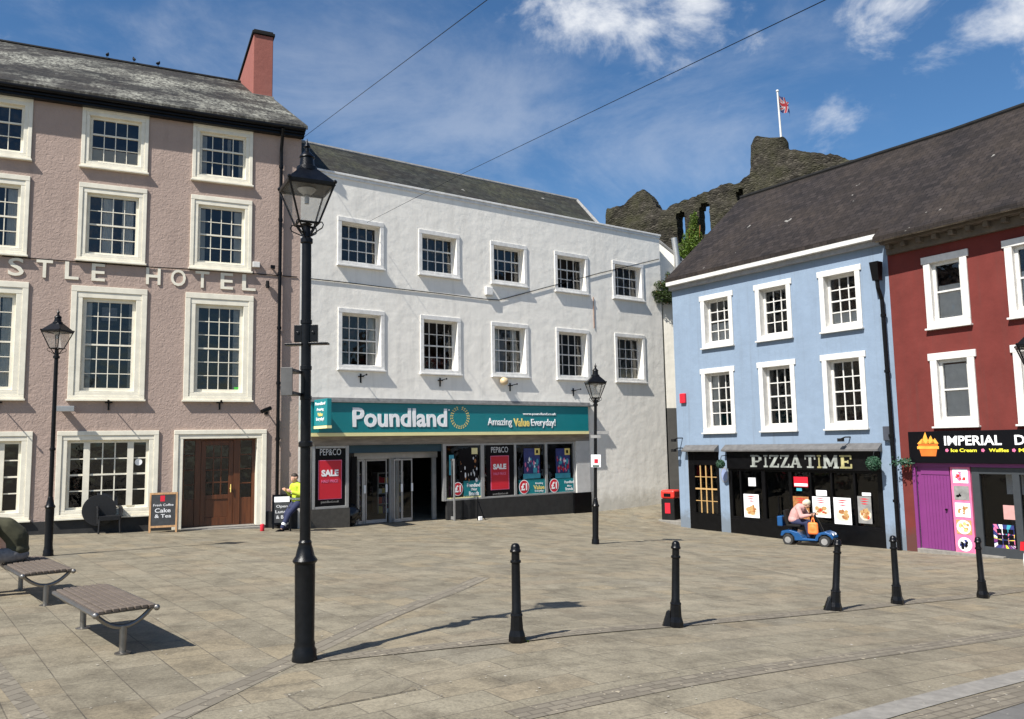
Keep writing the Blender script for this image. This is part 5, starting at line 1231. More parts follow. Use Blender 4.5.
S_=MB().box(-.12,.12,-.1,-.085,mh(467),mh(454.5)).build('notice_plate',M['signwhite'],t); MB().box(-.04,.05,-.105,-.101,mh(463),mh(459)).build('notice_mark',M['posterred'],S_); MB().box(-.08,.08,-.105,-.101,mh(466.5),mh(465)).build('notice_mark',M['green'],S_)
MB().box(.02,.34,-.02,.02,mh(434),mh(431)).box(-.12,.12,-.07,.07,mh(438),mh(435)).build('sign_bracket',M['lead'],t)
m=MB(); rnd=random.Random(3)
# lamp whose lantern peeks in at the right edge
RP=pix(1036,360,12.0); RP=Vector((RP.x,RP.y,G(RP.x,RP.y)))
lamp_post('lamp_post','black lamp post at the right edge, only its lantern in view before the red building',1034,600,311,R_(-45-30),.82,P=RP)

def bollard(px,py,label,lean=(0,0),extra=None,H=.97):
    p=gp(px,py); t=thing('bollard',label,'bollard',p,0,'black bollards along the square'); t.rotation_euler=(lean[0],lean[1],0)
    b=MB().lathe([(.088,-.03),(.090,.02),(.088,.065),(.070,.12),(.064,.20),(.061,.25),(.066,.26),(.062,.275),(.055,.28)],8,ph=.39); b.build('base',M['iron'],t,bevel=.006)
    b=MB().lathe([(.052,.27),(.051,.30),(.047,.31),(.043,H-.2),(.052,H-.195),(.056,H-.185),(.052,H-.17),(.042,H-.165),(.041,H-.09)],20); b.build('shaft',M['iron'],t,smooth=True)
    b=MB().lathe([(.043,H-.095),(.055,H-.09),(.057,H-.075),(.048,H-.06),(.046,H-.035),(.036,H-.012),(.018,H-.002),(.004,H)],20); b.build('cap',M['iron'],t,smooth=True)
    if extra:
        MB().add([(-.155,-.03,-.02),(-.07,-.06,-.02),(-.06,.05,-.02),(-.155,.04,-.02),(-.105,-.01,.17),(-.07,-.03,.19),(-.066,.03,.19),(-.1,.03,.17)],[(0,1,5,4),(1,2,6,5),(2,3,7,6),(3,0,4,7),(4,5,6,7)]).build('broken_shroud',M['iron'],t,bevel=.004)
    return t
bollard(517,641.8,'black bollard nearest the camera, standing on its own in the middle of the square',(0,0))
bollard(675.5,627,'black bollard second from the left with a loose wedge at its foot',(0,R_(2.4)),1)
bollard(835,611,'black bollard leaning right with green weeds at its foot, near the mobility scooter',(0,R_(5.6)),1)
bollard(897.5,604.3,'black bollard standing upright in front of the right end of the blue building',(0,R_(-.2)),H=.99)
bollard(983,598,'black bollard in front of the purple dessert shop door, rightmost in the row',(0,R_(-.8)),H=.96)
def weed(px,py,n,r,label,h=.09,col='leaf'):
    p=gp(px,py); t=thing('weed',label,'weed',p)
    leaves('leaves',M[col],[((0,0,h*.4),(r,r,h*.6),0,1)],n,.022,t,int(px))
weed(830,609.5,260,.08,'green weed at the foot of the leaning bollard near the mobility scooter',.12)
weed(520,641,60,.10,'tiny weed at the foot of the nearest bollard',.018)


# utility cover
pc=gp(352,692); uc=thing('utility_cover','flat rectangular steel utility cover set in the paving in front of the tall lamp post','utility cover',pc,R_(34))
sx1=(G(pc.x+.3*math.cos(R_(34)),pc.y+.3*math.sin(R_(34)))-G(pc.x-.3*math.cos(R_(34)),pc.y-.3*math.sin(R_(34))))/.6
sy1=(G(pc.x-.3*math.sin(R_(34)),pc.y+.3*math.cos(R_(34)))-G(pc.x+.3*math.sin(R_(34)),pc.y-.3*math.cos(R_(34))))/.6
def slabq(x0,x1,y0,y1,z):
    return [(x,y,z+x*sx1+y*sy1) for x,y in ((x0,y0),(x1,y0),(x1,y1),(x0,y1))]
MB().poly(slabq(-.46,.46,-.30,.30,.004)).build('frame',M['drain'],uc); MB().poly(slabq(-.445,.445,-.285,.285,.007)).build('lid',M['pave'],uc)
# benches
bAz=math.atan2(-1.3,1.14)
def make_bench(p,az,L,W,label,nslat=8):
    t=thing('bench',label,'bench',p,az,'slatted steel benches on the paving')
    h=.45; fl=MB()
    for k in range(nslat):
        y=-W/2+W*(k+.5)/nslat; e=abs(y)/(W/2); z=h-.035+.02*(e**3)*0-.03*max(0,e-.75)*2
        fl_w=W/nslat-.012
        s=MB().box(-L/2,L/2,y-fl_w/2,y+fl_w/2,z-.0,z+.032); s.build('slat',M['slat'],t,bevel=.006)
    for sx in (-1,1):
        x=sx*(L/2-.10); pts=[]
        for k in range(13):
            a=-1+2*k/12; pts.append((x,a*W/2*1.0,h-.05-.15*(1-a*a)))
        MB().tube(pts,.022,8).tube([(x,-W/2,h-.05),(x,W/2,h-.05)],.014,6).build('curved_support',M['steel'],t,smooth=True)
        MB().cyl((x,0,-.02),(x,0,h-.19),.032,n=14).lathe([(.075,0),(.075,.008),(.06,.014)],16,c=(x,0,0)).build('leg',M['steel'],t,smooth=True)
    for sy in (-1,1): MB().tube([(-L/2-.0,sy*(W/2+.015),h-.045),(L/2+.0,sy*(W/2+.015),h-.045)],.024,8).ball((L/2,sy*(W/2+.015),h-.045),.03,n=8).build('edge_rail',M['steel'],t,smooth=True)
    return t
fa_,fb_=gp(84,629),gp(121,652.5); mid=(fa_+fb_)/2; baz=math.atan2((fb_-fa_).y,(fb_-fa_).x); Lb=(fb_-fa_).xy.length; print('bench legs',Lb,math.degrees(baz))
make_bench(mid,baz,Lb+.30,.52,'empty weathered slatted bench with steel arc supports, nearest the camera')
ga_,gb_=gp(24,591.5),gp(44.5,605.5); mid2=(ga_+gb_)/2; baz2=math.atan2((gb_-ga_).y,(gb_-ga_).x); print('bench2',(gb_-ga_).xy.length,math.degrees(baz2))
baz2=baz
b2=make_bench(mid2+Vector((math.cos(baz)*-.1,math.sin(baz)*-.1,0)),baz,Lb+.42,.54,'slatted bench with steel arc supports on which the man in the olive T-shirt sits')
sx_=gp(1,577); mid3=sx_-Vector((math.cos(baz),math.sin(baz),0))*.85+Vector((-.0,0,0))

# litter bin in the lane mouth
p=gp(671.5,521.5); BN=thing('litter_bin','black litter bin with a red top by the corner of the blue building','litter bin',p,BLU.az+.3)
wv=.25
MB().box(-wv,wv,-wv,wv,.0,.80).build('bin_body',M['blackmatt'],BN,bevel=.03)
MB().box(-wv-.01,wv+.01,-wv-.01,wv+.01,.805,1.10).build('bin_hood',M['binred'],BN,bevel=.06)
MB().box(-.13,.13,-wv-.025,-wv-.011,.88,.99).build('bin_opening',M['posterblack'],BN); MB().box(-.1,.1,-wv-.015,-wv-.001,.3,.66).build('bin_sticker',M['posterred'],BN)
p=gp(668,523.5); o=MB().box(-.6,1.2,-.25,.3,-.2,.10).build('kerb_stone',M['kerb'],None,bevel=.02); o.location=Vector((p.x+.3,p.y+.1,p.z)); o.rotation_euler=(0,0,BLU.az); tag(o,'low stone step under the litter bin at the lane mouth','step')

# A boards
def aboard(px,py,az,w,h,label,framemat,face):
    p=gp(px,py); t=thing('chalkboard_sign',label,'chalkboard sign',p,az,'chalkboard signs outside the hotel'); tl=.16
    for sgn,nm in ((-1,'front_board'),(1,'back_board')):
        m=MB(); y0=sgn*tl
        def sl(x0,x1,z0,z1,y_,th,mi=0):
            P=[]
            for z in (z0,z1):
                yy=sgn*(tl*(1-z/h)+.01)
                P+=[(x0,yy-th+y_,z),(x1,yy-th+y_,z),(x1,yy+th+y_,z),(x0,yy+th+y_,z)]
            m.add(P,[(0,1,2,3),(4,7,6,5),(0,4,5,1),(1,5,6,2),(2,6,7,3),(3,7,4,0)],mi)
        sl(-w/2,-w/2+.045,0,h,0,.014);sl(w/2-.045,w/2,0,h,0,.014);sl(-w/2+.045,w/2-.045,h-.05,h,0,.013);sl(-w/2+.045,w/2-.045,.13,.18,0,.013);sl(-w/2+.045,w/2-.045,.18,h-.05,0,.006,1)
        b=m.build(nm,[framemat,M['chalk']],t)
        if sgn==-1: face(b,w,h,tl)
    return t
def facetext(b,w,h,tl,lines):
    for s_,x0,x1,f0,f1,mt in lines:
        z0,z1=h*f0,h*f1
        o=text_mesh(s_,mt,b,'chalk_writing',x0*w,x1*w,0,(z1-z0),0,.012,.002)
        an=math.atan2(tl,h); yy=-(tl*(1-z0/h)+.01)-.010
        o.matrix_local=Matrix.Translation((0,yy,z0))@Matrix.Rotation(-an,4,'X')
def face1(b,w,h,tl):
    facetext(b,w,h,tl,[('Fresh Coffee',-.36,.36,.66,.72,M['chalkw']),('Cake',-.3,.26,.5,.61,M['chalkw']),('& Tea',-.3,.28,.37,.46,M['chalkw'])])
    z=h*.8; MB().box(-.08,.03,-.0,.003,0,.15).build('red_patch',M['posterred'],b).matrix_local=Matrix.Translation((0,-(tl*(1-z/h)+.022),z-.02))@Matrix.Rotation(-math.atan2(tl,h),4,'X')
def face2(b,w,h,tl):
    facetext(b,w,h,tl,[('Open',-.3,.3,.60,.70,M['chalkw']),('Lunch',-.34,.34,.46,.55,M['chalkw']),('& Bar',-.3,.3,.30,.40,M['chalkw'])])
    z=h*.78; MB().box(-w*.4,w*.4,-.0,.003,0,h*.16).build('white_header',M['signwhite'],b).matrix_local=Matrix.Translation((0,-(tl*(1-z/h)+.02),z))@Matrix.Rotation(-math.atan2(tl,h),4,'X')
aboard(162.8,532,HOT.az-.06,.68,1.02,'pine framed chalkboard with a red patch, left of the hotel door',M['blond'],face1)
aboard(281.5,528.6,HOT.az-.1,.52,.95,'black framed chalkboard with a white header, right of the hotel door',M['black'],face2)
# black plastic chair and folded round table behind it
p=gp(108,533); ch=thing('chair','black woven plastic armchair standing against the hotel ground floor window','chair',p,HOT.az+R_(8))
MB().box(-.25,.25,-.24,.22,.33,.45).box(-.27,-.25,-.22,.24,.25,.64).box(.25,.27,-.22,.24,.25,.64).build('seat',M['wicker'],ch,bevel=.015)
m=MB(); m.add([(-.25,.20,.42),(.25,.20,.42),(.24,.34,1.02),(-.24,.34,1.02),(-.25,.24,.42),(.25,.24,.42),(.24,.38,.98),(-.24,.38,.98)],[(0,1,2,3),(4,7,6,5),(0,3,7,4),(1,5,6,2),(2,6,7,3)]); m.build('backrest',M['wicker'],ch,bevel=.01)
for sx in (-1,1):
    for yy in (-.21,.22): MB().cyl((sx*.25,yy*1.1,0),(sx*.23,yy,.41),.022,.028,8).build('leg',M['wicker'],ch)
    MB().tube([(sx*.27,-.22,.42),(sx*.28,-.20,.64),(sx*.27,.0,.68),(sx*.25,.27,.66)],.024,8).build('armrest',M['wicker'],ch,smooth=True)
p=HOT.w(HOT.hit(99.5,500,-.14)[0],-.14,0); p.z=G(p.x,p.y); tb=thing('folded_table','dark round table top folded upright behind the black chair','table',p,HOT.az)
m=MB(); m.cyl((0,0,.58),(0,.035,.58),.40,n=32); m.build('tabletop',M['wicker'],tb,bevel=.004); MB().cyl((.0,.05,.0),(.0,.07,.6),.025,n=8).box(-.25,.25,.03,.08,0,.03).build('leg',M['wicker'],tb)
# red can by the door surround
p=gp(262.2,531); o=MB().lathe([(.05,0),(.055,.01),(.055,.17),(.05,.18),(.02,.19)],14).build('fire_bucket',M['posterred'],None,smooth=True); o.location=p; tag(o,'small red container at the foot of the hotel door surround','container')
# rubbish sacks in the shop doorway
p=PND.w(ug(356),.3,0); p=Vector((p.x,p.y,G(p.x,p.y)))
m=MB(); 
for i in range(17):
    for k in range(24):
        a=k/24*6.283; f=i/16; r=(.27*math.sin(min(f*1.25,1)*math.pi*.5)**.5 if f<.6 else .27*(1-(f-.6)/.4)**.6+.03); x,y=math.cos(a)*r*1.1,math.sin(a)*r*.8; e=1+.55*nz((x*5,y*5,f*3),1.0,3)+.2*nz((x*16,y*16,f*9),1.0,3); m.v.append(Vector((x*e,y*e,.66*f+.05*nz((x*9,y*9,f*3),1,8))))
for i in range(16):
    for k in range(24): m.f.append([i*24+k,i*24+(k+1)%24,(i+1)*24+(k+1)%24,(i+1)*24+k]);m.m.append(0)
m.f.append([16*24+k for k in range(24)]);m.m.append(0)
o=m.build('rubbish_sack',plain('sack_plastic',(.012,.012,.013),.25,0,.3,8,.6),None,smooth=True); o.location=p; o.rotation_euler=(0,0,PND.az); tag(o,'black rubbish sack slumped left of the sliding doors','rubbish sack')
# folding frame by the window
p=gp(480,520); t=thing('folding_trolley','thin black folding frame leaning below the window right of the open door','trolley',p,PND.az)
MB().tube([(-.12,-.05,0),(.0,.12,.6),(.02,.14,.75)],.018,6).tube([(.14,-.1,0),(.0,.1,.6)],.018,6).tube([(-.02,.1,.6),(.12,.16,.55)],.014,6).build('frame',M['black'],t); MB().box(-.1,.02,-.12,-.05,.0,.12).build('base_plate',M['signwhite'],t,bevel=.01)
p=gp(463,519.5); o=MB().cyl((0,0,0),(0,.02,.62),.03,n=10).cyl((0,0,0),(0,0,.03),.1,n=12).build('short_post',M['black']); o.location=p; tag(o,'short thin black post below the window beside the open shop door','post')

# overhead wires
def wire(name,label,pts,r=.012,sag=0,cat='cable'):
    P=[]
    for a,b in zip(pts[:-1],pts[1:]):
        for k in range(24): f=k/24; q=a.lerp(b,f); P.append(q-Vector((0,0,sag*4*f*(1-f))))
    P.append(pts[-1]); o=MB().tube(P,r,6).build(name,M['black']); tag(o,label,cat); return o
A_=HOT.w(hr_u+.02,-.36,0); A_=HOT.w(hr_u,-.3,HOT.hit(308,138,-.3)[1]); 
B_=pix(487,0,11.5); wire('overhead_cable','thin overhead cable rising from the hotel roof corner past the tall lamp post',[A_,A_+(B_-A_)*1.9],.007)
A2=PND.w(PND.hit(367,223,-.05)[0],-.05,PND.hit(367,223)[1]); B2=pix(825,0,9.0)
m2=pix(462,174,(A2-CAM).dot(FW)*.82); wire('overhead_cable','long overhead cable running from the white wall up across the open sky',[A2,m2,B2,B2+(B2-m2)*.8],.006)
def fac_pts(F,pts,y=-.03): return [F.w(F.hit(x,z_,y)[0],y,F.hit(x,z_,y)[1]) for x,z_ in pts]
wire('facade_cable','dark cable clipped along the hotel wall above the raised letters',fac_pts(HOT,[(2,256),(60,260.5),(76,261.5)],-.02)+fac_pts(HOT,[(150,267),(186,269)],-.03)+fac_pts(HOT,[(253,273.5),(297,277)],-.02),.014)
wire('facade_cable','dark cable clipped across the white wall between the two window rows',fac_pts(PND,[(304,278),(338,281.5),(400,289),(440,293.5),(484,299)],-.02)+fac_pts(PND,[(499,300),(540,289),(600,273),(659,259)],-.03),.014)
A3=fac_pts(PND,[(487,297)],-.1)[0]

# ================================================================== PEOPLE
def capsules(chains,vox,name,mat,parent,sm=4):
    m=MB()
    for ch in chains:
        for i,(p,r) in enumerate(ch):
            sc_=(1,1,1)
            if isinstance(r,tuple): sc_=(r[0],r[1],r[2]); r_=1
            else: r_=r
            m.ball(p,r_,n=14,sc_=sc_)
        for (p,r),(q,s_) in zip(ch[:-1],ch[1:]):
            if isinstance(r,tuple) or isinstance(s_,tuple):
                r=min(r) if isinstance(r,tuple) else r; s_=min(s_) if isinstance(s_,tuple) else s_
            if (Vector(p)-Vector(q)).length>1e-4: m.cyl(p,q,r,s_,14)
    o=m.build('tmp',mat,None,fix=True)
    md=o.modifiers.new('r','REMESH'); md.mode='VOXEL'; md.voxel_size=vox; md.use_smooth_shade=True
    md=o.modifiers.new('s','SMOOTH'); md.iterations=sm; md.factor=.5
    dg=bpy.context.evaluated_depsgraph_get(); dg.update(); me=bpy.data.meshes.new_from_object(o.evaluated_get(dg)); me.name=name
    bpy.data.objects.remove(o); me.materials.clear(); me.materials.append(mat)
    me.polygons.foreach_set('use_smooth',[True]*len(me.polygons))
    o=bpy.data.objects.new(name,me); C.objects.link(o)
    if parent: o.parent=parent
    return o
def hand(wr,dir_,side,curl=.5,s=1.0):
    wr=Vector(wr);d=Vector(dir_).normalized(); sd=Vector(side).normalized(); nrm=d.cross(sd).normalized()
    ch=[[(wr,.026*s),(wr+d*.05*s,.03*s)],[(wr+d*.05*s+sd*.024*s,.017*s),(wr+d*.085*s+sd*.028*s,.014*s)],[(wr+d*.05*s-sd*.024*s,.017*s),(wr+d*.08*s-sd*.03*s,.013*s)],[(wr+d*.05*s,.02*s),(wr+d*.09*s,.016*s)]]
    for k,(o_,L) in enumerate(((-.033,.06),(-.011,.075),(.011,.08),(.031,.07))):
        a=wr+d*.085*s+sd*o_*s; b=a+(d*(1-curl*.5)+nrm*curl*.8).normalized()*L*.5*s; c=b+(d*(1-curl*1.2)+nrm*curl*1.2).normalized()*L*.5*s
        ch.append([(a,.0095*s),(b,.0088*s),(c,.0075*s)])
    a=wr+d*.03*s+sd*.03*s; b=a+(d*.6+sd*.7+nrm*.3).normalized()*.04*s; ch.append([(a,.013*s),(b,.011*s),(b+(d*.8+nrm*.5).normalized()*.03*s,.009*s)])
    return ch
def head_chain(c,fwd,up,s=1.0):
    c=Vector(c);f=Vector(fwd).normalized();u=Vector(up).normalized();l=u.cross(f).normalized()
    P=lambda a,b,d:c+f*a*s+l*b*s+u*d*s
    ch=[[(P(0,0,.02),.088*s)],[(P(-.03,0,.03),.088*s)],[(P(.03,0,-.06),.058*s),(P(.055,0,-.085),.03*s)],[(P(.035,0,-.02),.07*s)],
        [(P(.085,0,.01),.012*s),(P(.108,0,-.025),.015*s)],[(P(.085,.02,-.065),.012*s),(P(.085,-.02,-.065),.012*s)],
        [(P(0,.086,-.01),.018*s),(P(-.01,.09,.015),.018*s)],[(P(0,-.086,-.01),.018*s),(P(-.01,-.09,.015),.018*s)],[(P(.075,.03,.025),.016*s),(P(.075,-.03,.025),.016*s)]]
    return ch,P
def face(P,t):
    m=MB()
    for sgn in (-1,1): m.ball(P(.083,.031*sgn,.008),.0105,n=8)
    m.build('eye',M['black'],t)
    MB().tube([P(.094,.022,-.066),P(.099,0,-.067),P(.094,-.022,-.066)],.004,6).build('mouth',M['rose'],t)

# --- man on the bench: local x = the way he faces, y = his left
perp=Vector((-math.sin(baz),math.cos(baz),0)); perp=-perp if perp.x>0 else perp
seat=pix(14,560,(mid2-CAM).dot(FW)+.85)
along=Vector((math.cos(baz),math.sin(baz),0)); seat=mid2-along*.58+perp*.17
t=thing('person','man in an olive T-shirt and grey trousers hunched forward on the left bench','person',Vector((seat.x,seat.y,G(seat.x,seat.y))),math.atan2(perp.y,perp.x)-.15)
hd,P=head_chain((.56,0,.93),(.75,0,-.66),(.66,0,.75))
body=hd+[[((-.02,0,.56),(.16,.19,.13))],[((.0,0,.58),.15),((.10,0,.74),.14),((.26,0,.88),.135)],[((.26,.0,.90),(.12,.21,.10))],[((.36,0,.95),.06),((.48,0,.95),.055)],
  [((.26,.2,.9),.06),((.36,.27,.70),.048),((.40,.25,.64),.042),((.60,.09,.60),.032)],[((.26,-.2,.9),.06),((.36,-.27,.70),.048),((.40,-.25,.64),.042),((.60,-.06,.58),.032)],
  [((.0,.1,.54),.095),((.44,.15,.52),.068),((.42,.15,.28),.052),((.40,.15,.09),.036)],[((.0,-.1,.54),.095),((.44,-.17,.52),.068),((.46,-.17,.28),.052),((.48,-.17,.09),.036)]]
body+=hand((.60,.09,.60),(.9,-.3,-.15),(0,.3,1),.5)+hand((.60,-.06,.58),(.9,.3,-.1),(0,-.3,1),.5)
capsules(body,.011,'body',M['skin'],t,3); face(P,t)
capsules([[(P(-.02,0,.045),.095),(P(-.055,0,.0),.085)],[(P(.03,0,.075),.07)]],.012,'hair',M['hair'],t)
sh=[[((-.03,0,.60),(.175,.2,.10))],[((-.02,0,.62),.17),((-.01,0,.76),.18),((.10,0,.88),.17),((.25,0,.92),.148)],[((.25,.0,.92),(.125,.225,.105))],[((.25,.2,.91),.078),((.325,.25,.78),.068)],[((.25,-.2,.91),.078),((.325,-.25,.78),.068)],[((.33,0,.965),.082)]]
capsules(sh,.014,'t_shirt',M['olive'],t,3)
tr=[[((-.03,0,.53),(.175,.19,.11))]]+[[((.0,s*.1,.545),.11),((.44,s*.16,.53),.085),((.44,s*.16,.42),.082),((.43+(-.01 if s>0 else .05),s*.16,.12),.058)] for s in (1,-1)]
capsules(tr,.014,'trousers',M['greytr'],t,3)
for s,x in ((1,.40),(-1,.48)): capsules([[((x-.03,s*.16,.06),.05),((x+.10,s*.165,.04),.045),((x+.17,s*.17,.035),.036)]],.01,'shoe',M['black'],t)
MB().box(.66,.74,-.03,.05,.60,.612).build('phone',M['black'],t)

# --- hi-vis worker propped against the wall
fp_=gp(289,529.5); hipx=HOT.w(HOT.hit(296,500,-.75)[0],-.75,0)
t=thing('person','worker in a yellow hi-vis jacket and navy trousers perched at the hotel corner','person',Vector((hipx.x,hipx.y,G(hipx.x,hipx.y))),HOT.az+math.pi-.1+.5)
hd,P=head_chain((.06,0,1.44),(.9,0,-.35),(.35,0,.9))
body=hd+[[((-.06,0,.78),(.13,.17,.12))],[((-.06,0,.80),.13),((-.05,0,1.02),.125),((-.02,0,1.2),.13)],[((-.02,0,1.23),(.10,.19,.07))],[((0,0,1.26),.055),((.04,0,1.36),.055)],
 [((-.02,.19,1.22),.055),((.02,.26,1.0),.045),((.24,.12,1.08),.032)],[((-.02,-.19,1.22),.055),((.02,-.26,1.0),.045),((.26,-.08,1.12),.032)],
 [((-.04,.09,.78),.09),((.30,.13,.50),.065),((.52,.13,.10),.038)],[((-.04,-.09,.78),.09),((.22,-.12,.46),.065),((.24,-.12,.10),.038)]]
body+=hand((.24,.12,1.08),(.7,-.4,.3),(0,.5,1),.6)+hand((.26,-.08,1.12),(.7,.4,.3),(0,-.5,1),.6)
capsules(body,.011,'body',M['skin'],t,3); face(P,t); capsules([[(P(-.02,0,.05),.092),(P(-.05,0,.02),.08)]],.012,'hair',M['hair'],t)
jk=[[((-.06,0,.86),(.17,.2,.14))],[((-.06,0,.86),.165),((-.05,0,1.02),.158),((-.02,0,1.2),.15)],[((-.02,0,1.23),(.125,.215,.09))],[((0,0,1.29),.075)],[((-.02,.19,1.22),.078),((.02,.27,1.0),.068),((.20,.14,1.07),.05)],[((-.02,-.19,1.22),.078),((.02,-.27,1.0),.068),((.22,-.10,1.10),.05)]]
J=capsules(jk,.013,'hivis_jacket',M['hivis'],t,3)
m=MB()
for z in (.88,1.04): m.lathe([(.190,z-.025),(.193,z-.02),(.193,z+.02),(.190,z+.025)],28)
for v in m.v: v.x=v.x*.98-.055; v.y*=1.09
m.build('reflective_band',M['reflect'],J)
tr=[[((-.06,0,.76),(.15,.18,.11))]]+[[((-.04,.09,.77),.105),((.30,.13,.50),.082),((.50,.13,.14),.062)],[((-.04,-.09,.77),.105),((.22,-.12,.46),.082),((.24,-.12,.14),.062)]]
T_=capsules(tr,.013,'trousers',M['navy'],t,3)
m=MB().cyl((.445,.13,.24),(.475,.13,.19),.071,n=16).cyl((.235,-.12,.24),(.237,-.12,.185),.07,n=16); m.build('reflective_band',M['reflect'],T_)
for x,s in ((.52,.13),(.24,-.12)): capsules([[((x-.03,s,.06),.05),((x+.10,s,.045),.048),((x+.17,s,.035),.036)]],.01,'boot',M['black'],t)
MB().box(.31,.37,-.03,.03,1.10,1.16).build('snack',M['cheese'],t,bevel=.01)
o=MB().box(-.2,.2,-.18,.18,.62,.66).box(-.19,-.15,-.17,-.13,0,.62).box(.15,.19,-.17,-.13,0,.62).box(-.19,-.15,.13,.17,0,.62).box(.15,.19,.13,.17,0,.62).build('stool',M['wicker'],None,bevel=.005)
o.location=Vector((hipx.x,hipx.y,G(hipx.x,hipx.y))); o.rotation_euler=(0,0,HOT.az); tag(o,'dark stool under the worker in the yellow hi-vis jacket','stool')

# --- mobility scooter and rider
w1,w2=gp(793.5,543.5),gp(826,547); print('scooter wheelbase',(w2-w1).xy.length, math.degrees(math.atan2((w2-w1).y,(w2-w1).x)))
sp_=(w1+w2)/2; saz=BLU.az; bk=BLU.N*(-.0)
sp_=Vector((sp_.x,sp_.y,G(sp_.x,sp_.y))); saz=math.atan2((w2-w1).y,(w2-w1).x); saz=R_(-38)
WB=min(max((w2-w1).xy.length,.85),1.15)/2
t=thing('mobility_scooter','blue four wheeled mobility scooter with an orange bag passing the pizza shop','mobility scooter',sp_,saz)
for x in (-WB,WB):
    for s in (-1,1):
        w=MB().lathe([(.10,-.045),(.15,-.045),(.165,-.025),(.165,.025),(.15,.045),(.10,.045)],24); w.T=None
        for v in w.v: v.x,v.y,v.z=v.x+x,v.z+s*.26,v.y+.165
        W=w.build('wheel',M['rubber'],t,smooth=True)
        w=MB().lathe([(.02,-.05),(.095,-.048),(.102,-.02),(.102,.02),(.095,.048),(.02,.05)],16)
        for v in w.v: v.x,v.y,v.z=v.x+x,v.z+s*.26,v.y+.165
        w.build('rim',M['lead'],W,smooth=True)
MB().prism([(-WB-.24,.28),(-WB-.20,.42),(-WB+.05,.46),(-WB+.30,.40),(-.10,.24),(WB-.28,.22),(WB-.20,.17),(-WB+.2,.15),(-WB+.18,.26),(-WB+.08,.36),(-WB-.08,.36),(-WB-.18,.26)],-.27,.27).build('rear_cowl',M['scblue'],t,bevel=.02)
MB().prism([(WB-.30,.22),(WB-.22,.40),(WB+.02,.46),(WB+.20,.40),(WB+.26,.28),(WB+.22,.22),(WB+.17,.30),(WB+.06,.37),(WB-.08,.36),(WB-.18,.27),(WB-.2,.17)],-.27,.27).build('front_cowl',M['scblue'],t,bevel=.02)
MB().box(-.25,WB-.25,-.25,.25,.13,.19).build('footwell',M['black'],t,bevel=.01)
MB().tube([(WB-.12,0,.35),(WB-.22,0,.62),(WB-.36,0,.92)],[.07,.06,.045],10).tube([(WB-.34,-.25,.93),(WB-.38,-.1,.98),(WB-.38,.1,.98),(WB-.34,.25,.93)],.018,8).build('tiller',M['black'],t,smooth=True)
MB().box(-WB-.06,-WB+.38,-.24,.24,.55,.63).box(-WB+.05,-WB+.2,-.08,.08,.4,.55).build('seat',M['blackmatt'],t,bevel=.03)
MB().prism([(-WB-.08,.62),(-WB+.02,.62),(-WB-.08,1.05),(-WB-.16,1.05)],-.21,.21).build('backrest',M['blackmatt'],t,bevel=.02)
MB().box(-WB-.36,-WB-.19,-.17,.17,.55,.86).build('rear_bag',M['scblue'],t,bevel=.03)
MB().ball((WB+.2,-.12,.36),.045,n=10).ball((WB+.2,.12,.36),.045,n=10).build('headlight',M['signwhite'],t,smooth=True)
m=MB().cyl((WB-.30,-.22,.92),(WB-.22,-.36,.92),.012,n=6).disc((0,0),.0,.0,0,3)
o=capsules([[((WB-.42,-.24,.42),.07),((WB-.24,-.24,.42),.07),((WB-.24,-.24,.66),.06),((WB-.42,-.24,.66),.06),((WB-.42,-.24,.42),.07)],[((WB-.33,-.24,.54),(.13,.08,.16))],[((WB-.38,-.22,.70),.02),((WB-.35,-.16,.90),.014)],[((WB-.28,-.22,.70),.02),((WB-.34,-.16,.90),.014)]],.014,'shopping_bag',M['orange'],None,2)
o.location=t.location; o.rotation_euler=t.rotation_euler; o.scale=(.9,.9,.9); t.scale=(.9,.9,.9); tag(o,'bright orange bag hanging from the mobility scooter handlebar','bag')
sc_t=t
t=thing('person','rider in a rose coloured jacket and pale hat hunched on the blue scooter','person',sp_,saz); t.scale=(.9,.9,.9)
bx0=-WB+.14
hd,P=head_chain((bx0+.40,0,1.24),(.8,0,-.5),(.5,0,.8))
body=hd+[[((bx0,0,.72),(.16,.2,.12))],[((bx0,0,.74),.15),((bx0+.08,0,.95),.14),((bx0+.2,0,1.1),.13)],[((bx0+.2,0,1.12),(.11,.2,.09))],[((bx0+.27,0,1.15),.055),((bx0+.35,0,1.2),.055)],
 [((bx0+.2,.2,1.1),.055),((bx0+.3,.27,.88),.045),((WB-.40,.2,.93),.03)],[((bx0+.2,-.2,1.1),.055),((bx0+.3,-.27,.88),.045),((WB-.40,-.2,.93),.03)],
 [((bx0,.1,.70),.09),((bx0+.40,.13,.68),.068),((bx0+.46,.13,.28),.04)],[((bx0,-.1,.70),.09),((bx0+.40,-.13,.68),.068),((bx0+.46,-.13,.28),.04)]]
body+=hand((WB-.40,.2,.93),(1,0,0),(0,.3,1),.8)+hand((WB-.40,-.2,.93),(1,0,0),(0,-.3,1),.8)
capsules(body,.012,'body',M['skin'],t,3); face(P,t)
capsules([[(P(-.02,0,.05),.104),(P(-.06,0,.0),.09)]],.013,'hat',plain('pale_hat',(.50,.47,.36),.8,0,.1,12,.2),t)
jk=[[((bx0-.01,0,.76),(.19,.22,.14))],[((bx0,0,.78),.185),((bx0+.06,0,.95),.18),((bx0+.18,0,1.1),.16)],[((bx0+.18,0,1.12),(.14,.225,.11))],[((bx0+.27,0,1.17),.08)]]+[[((bx0+.2,s*.2,1.1),.08),((bx0+.3,s*.27,.88),.07),((WB-.46,s*.21,.92),.05)] for s in (1,-1)]
capsules(jk,.014,'jacket',M['rose'],t,3)
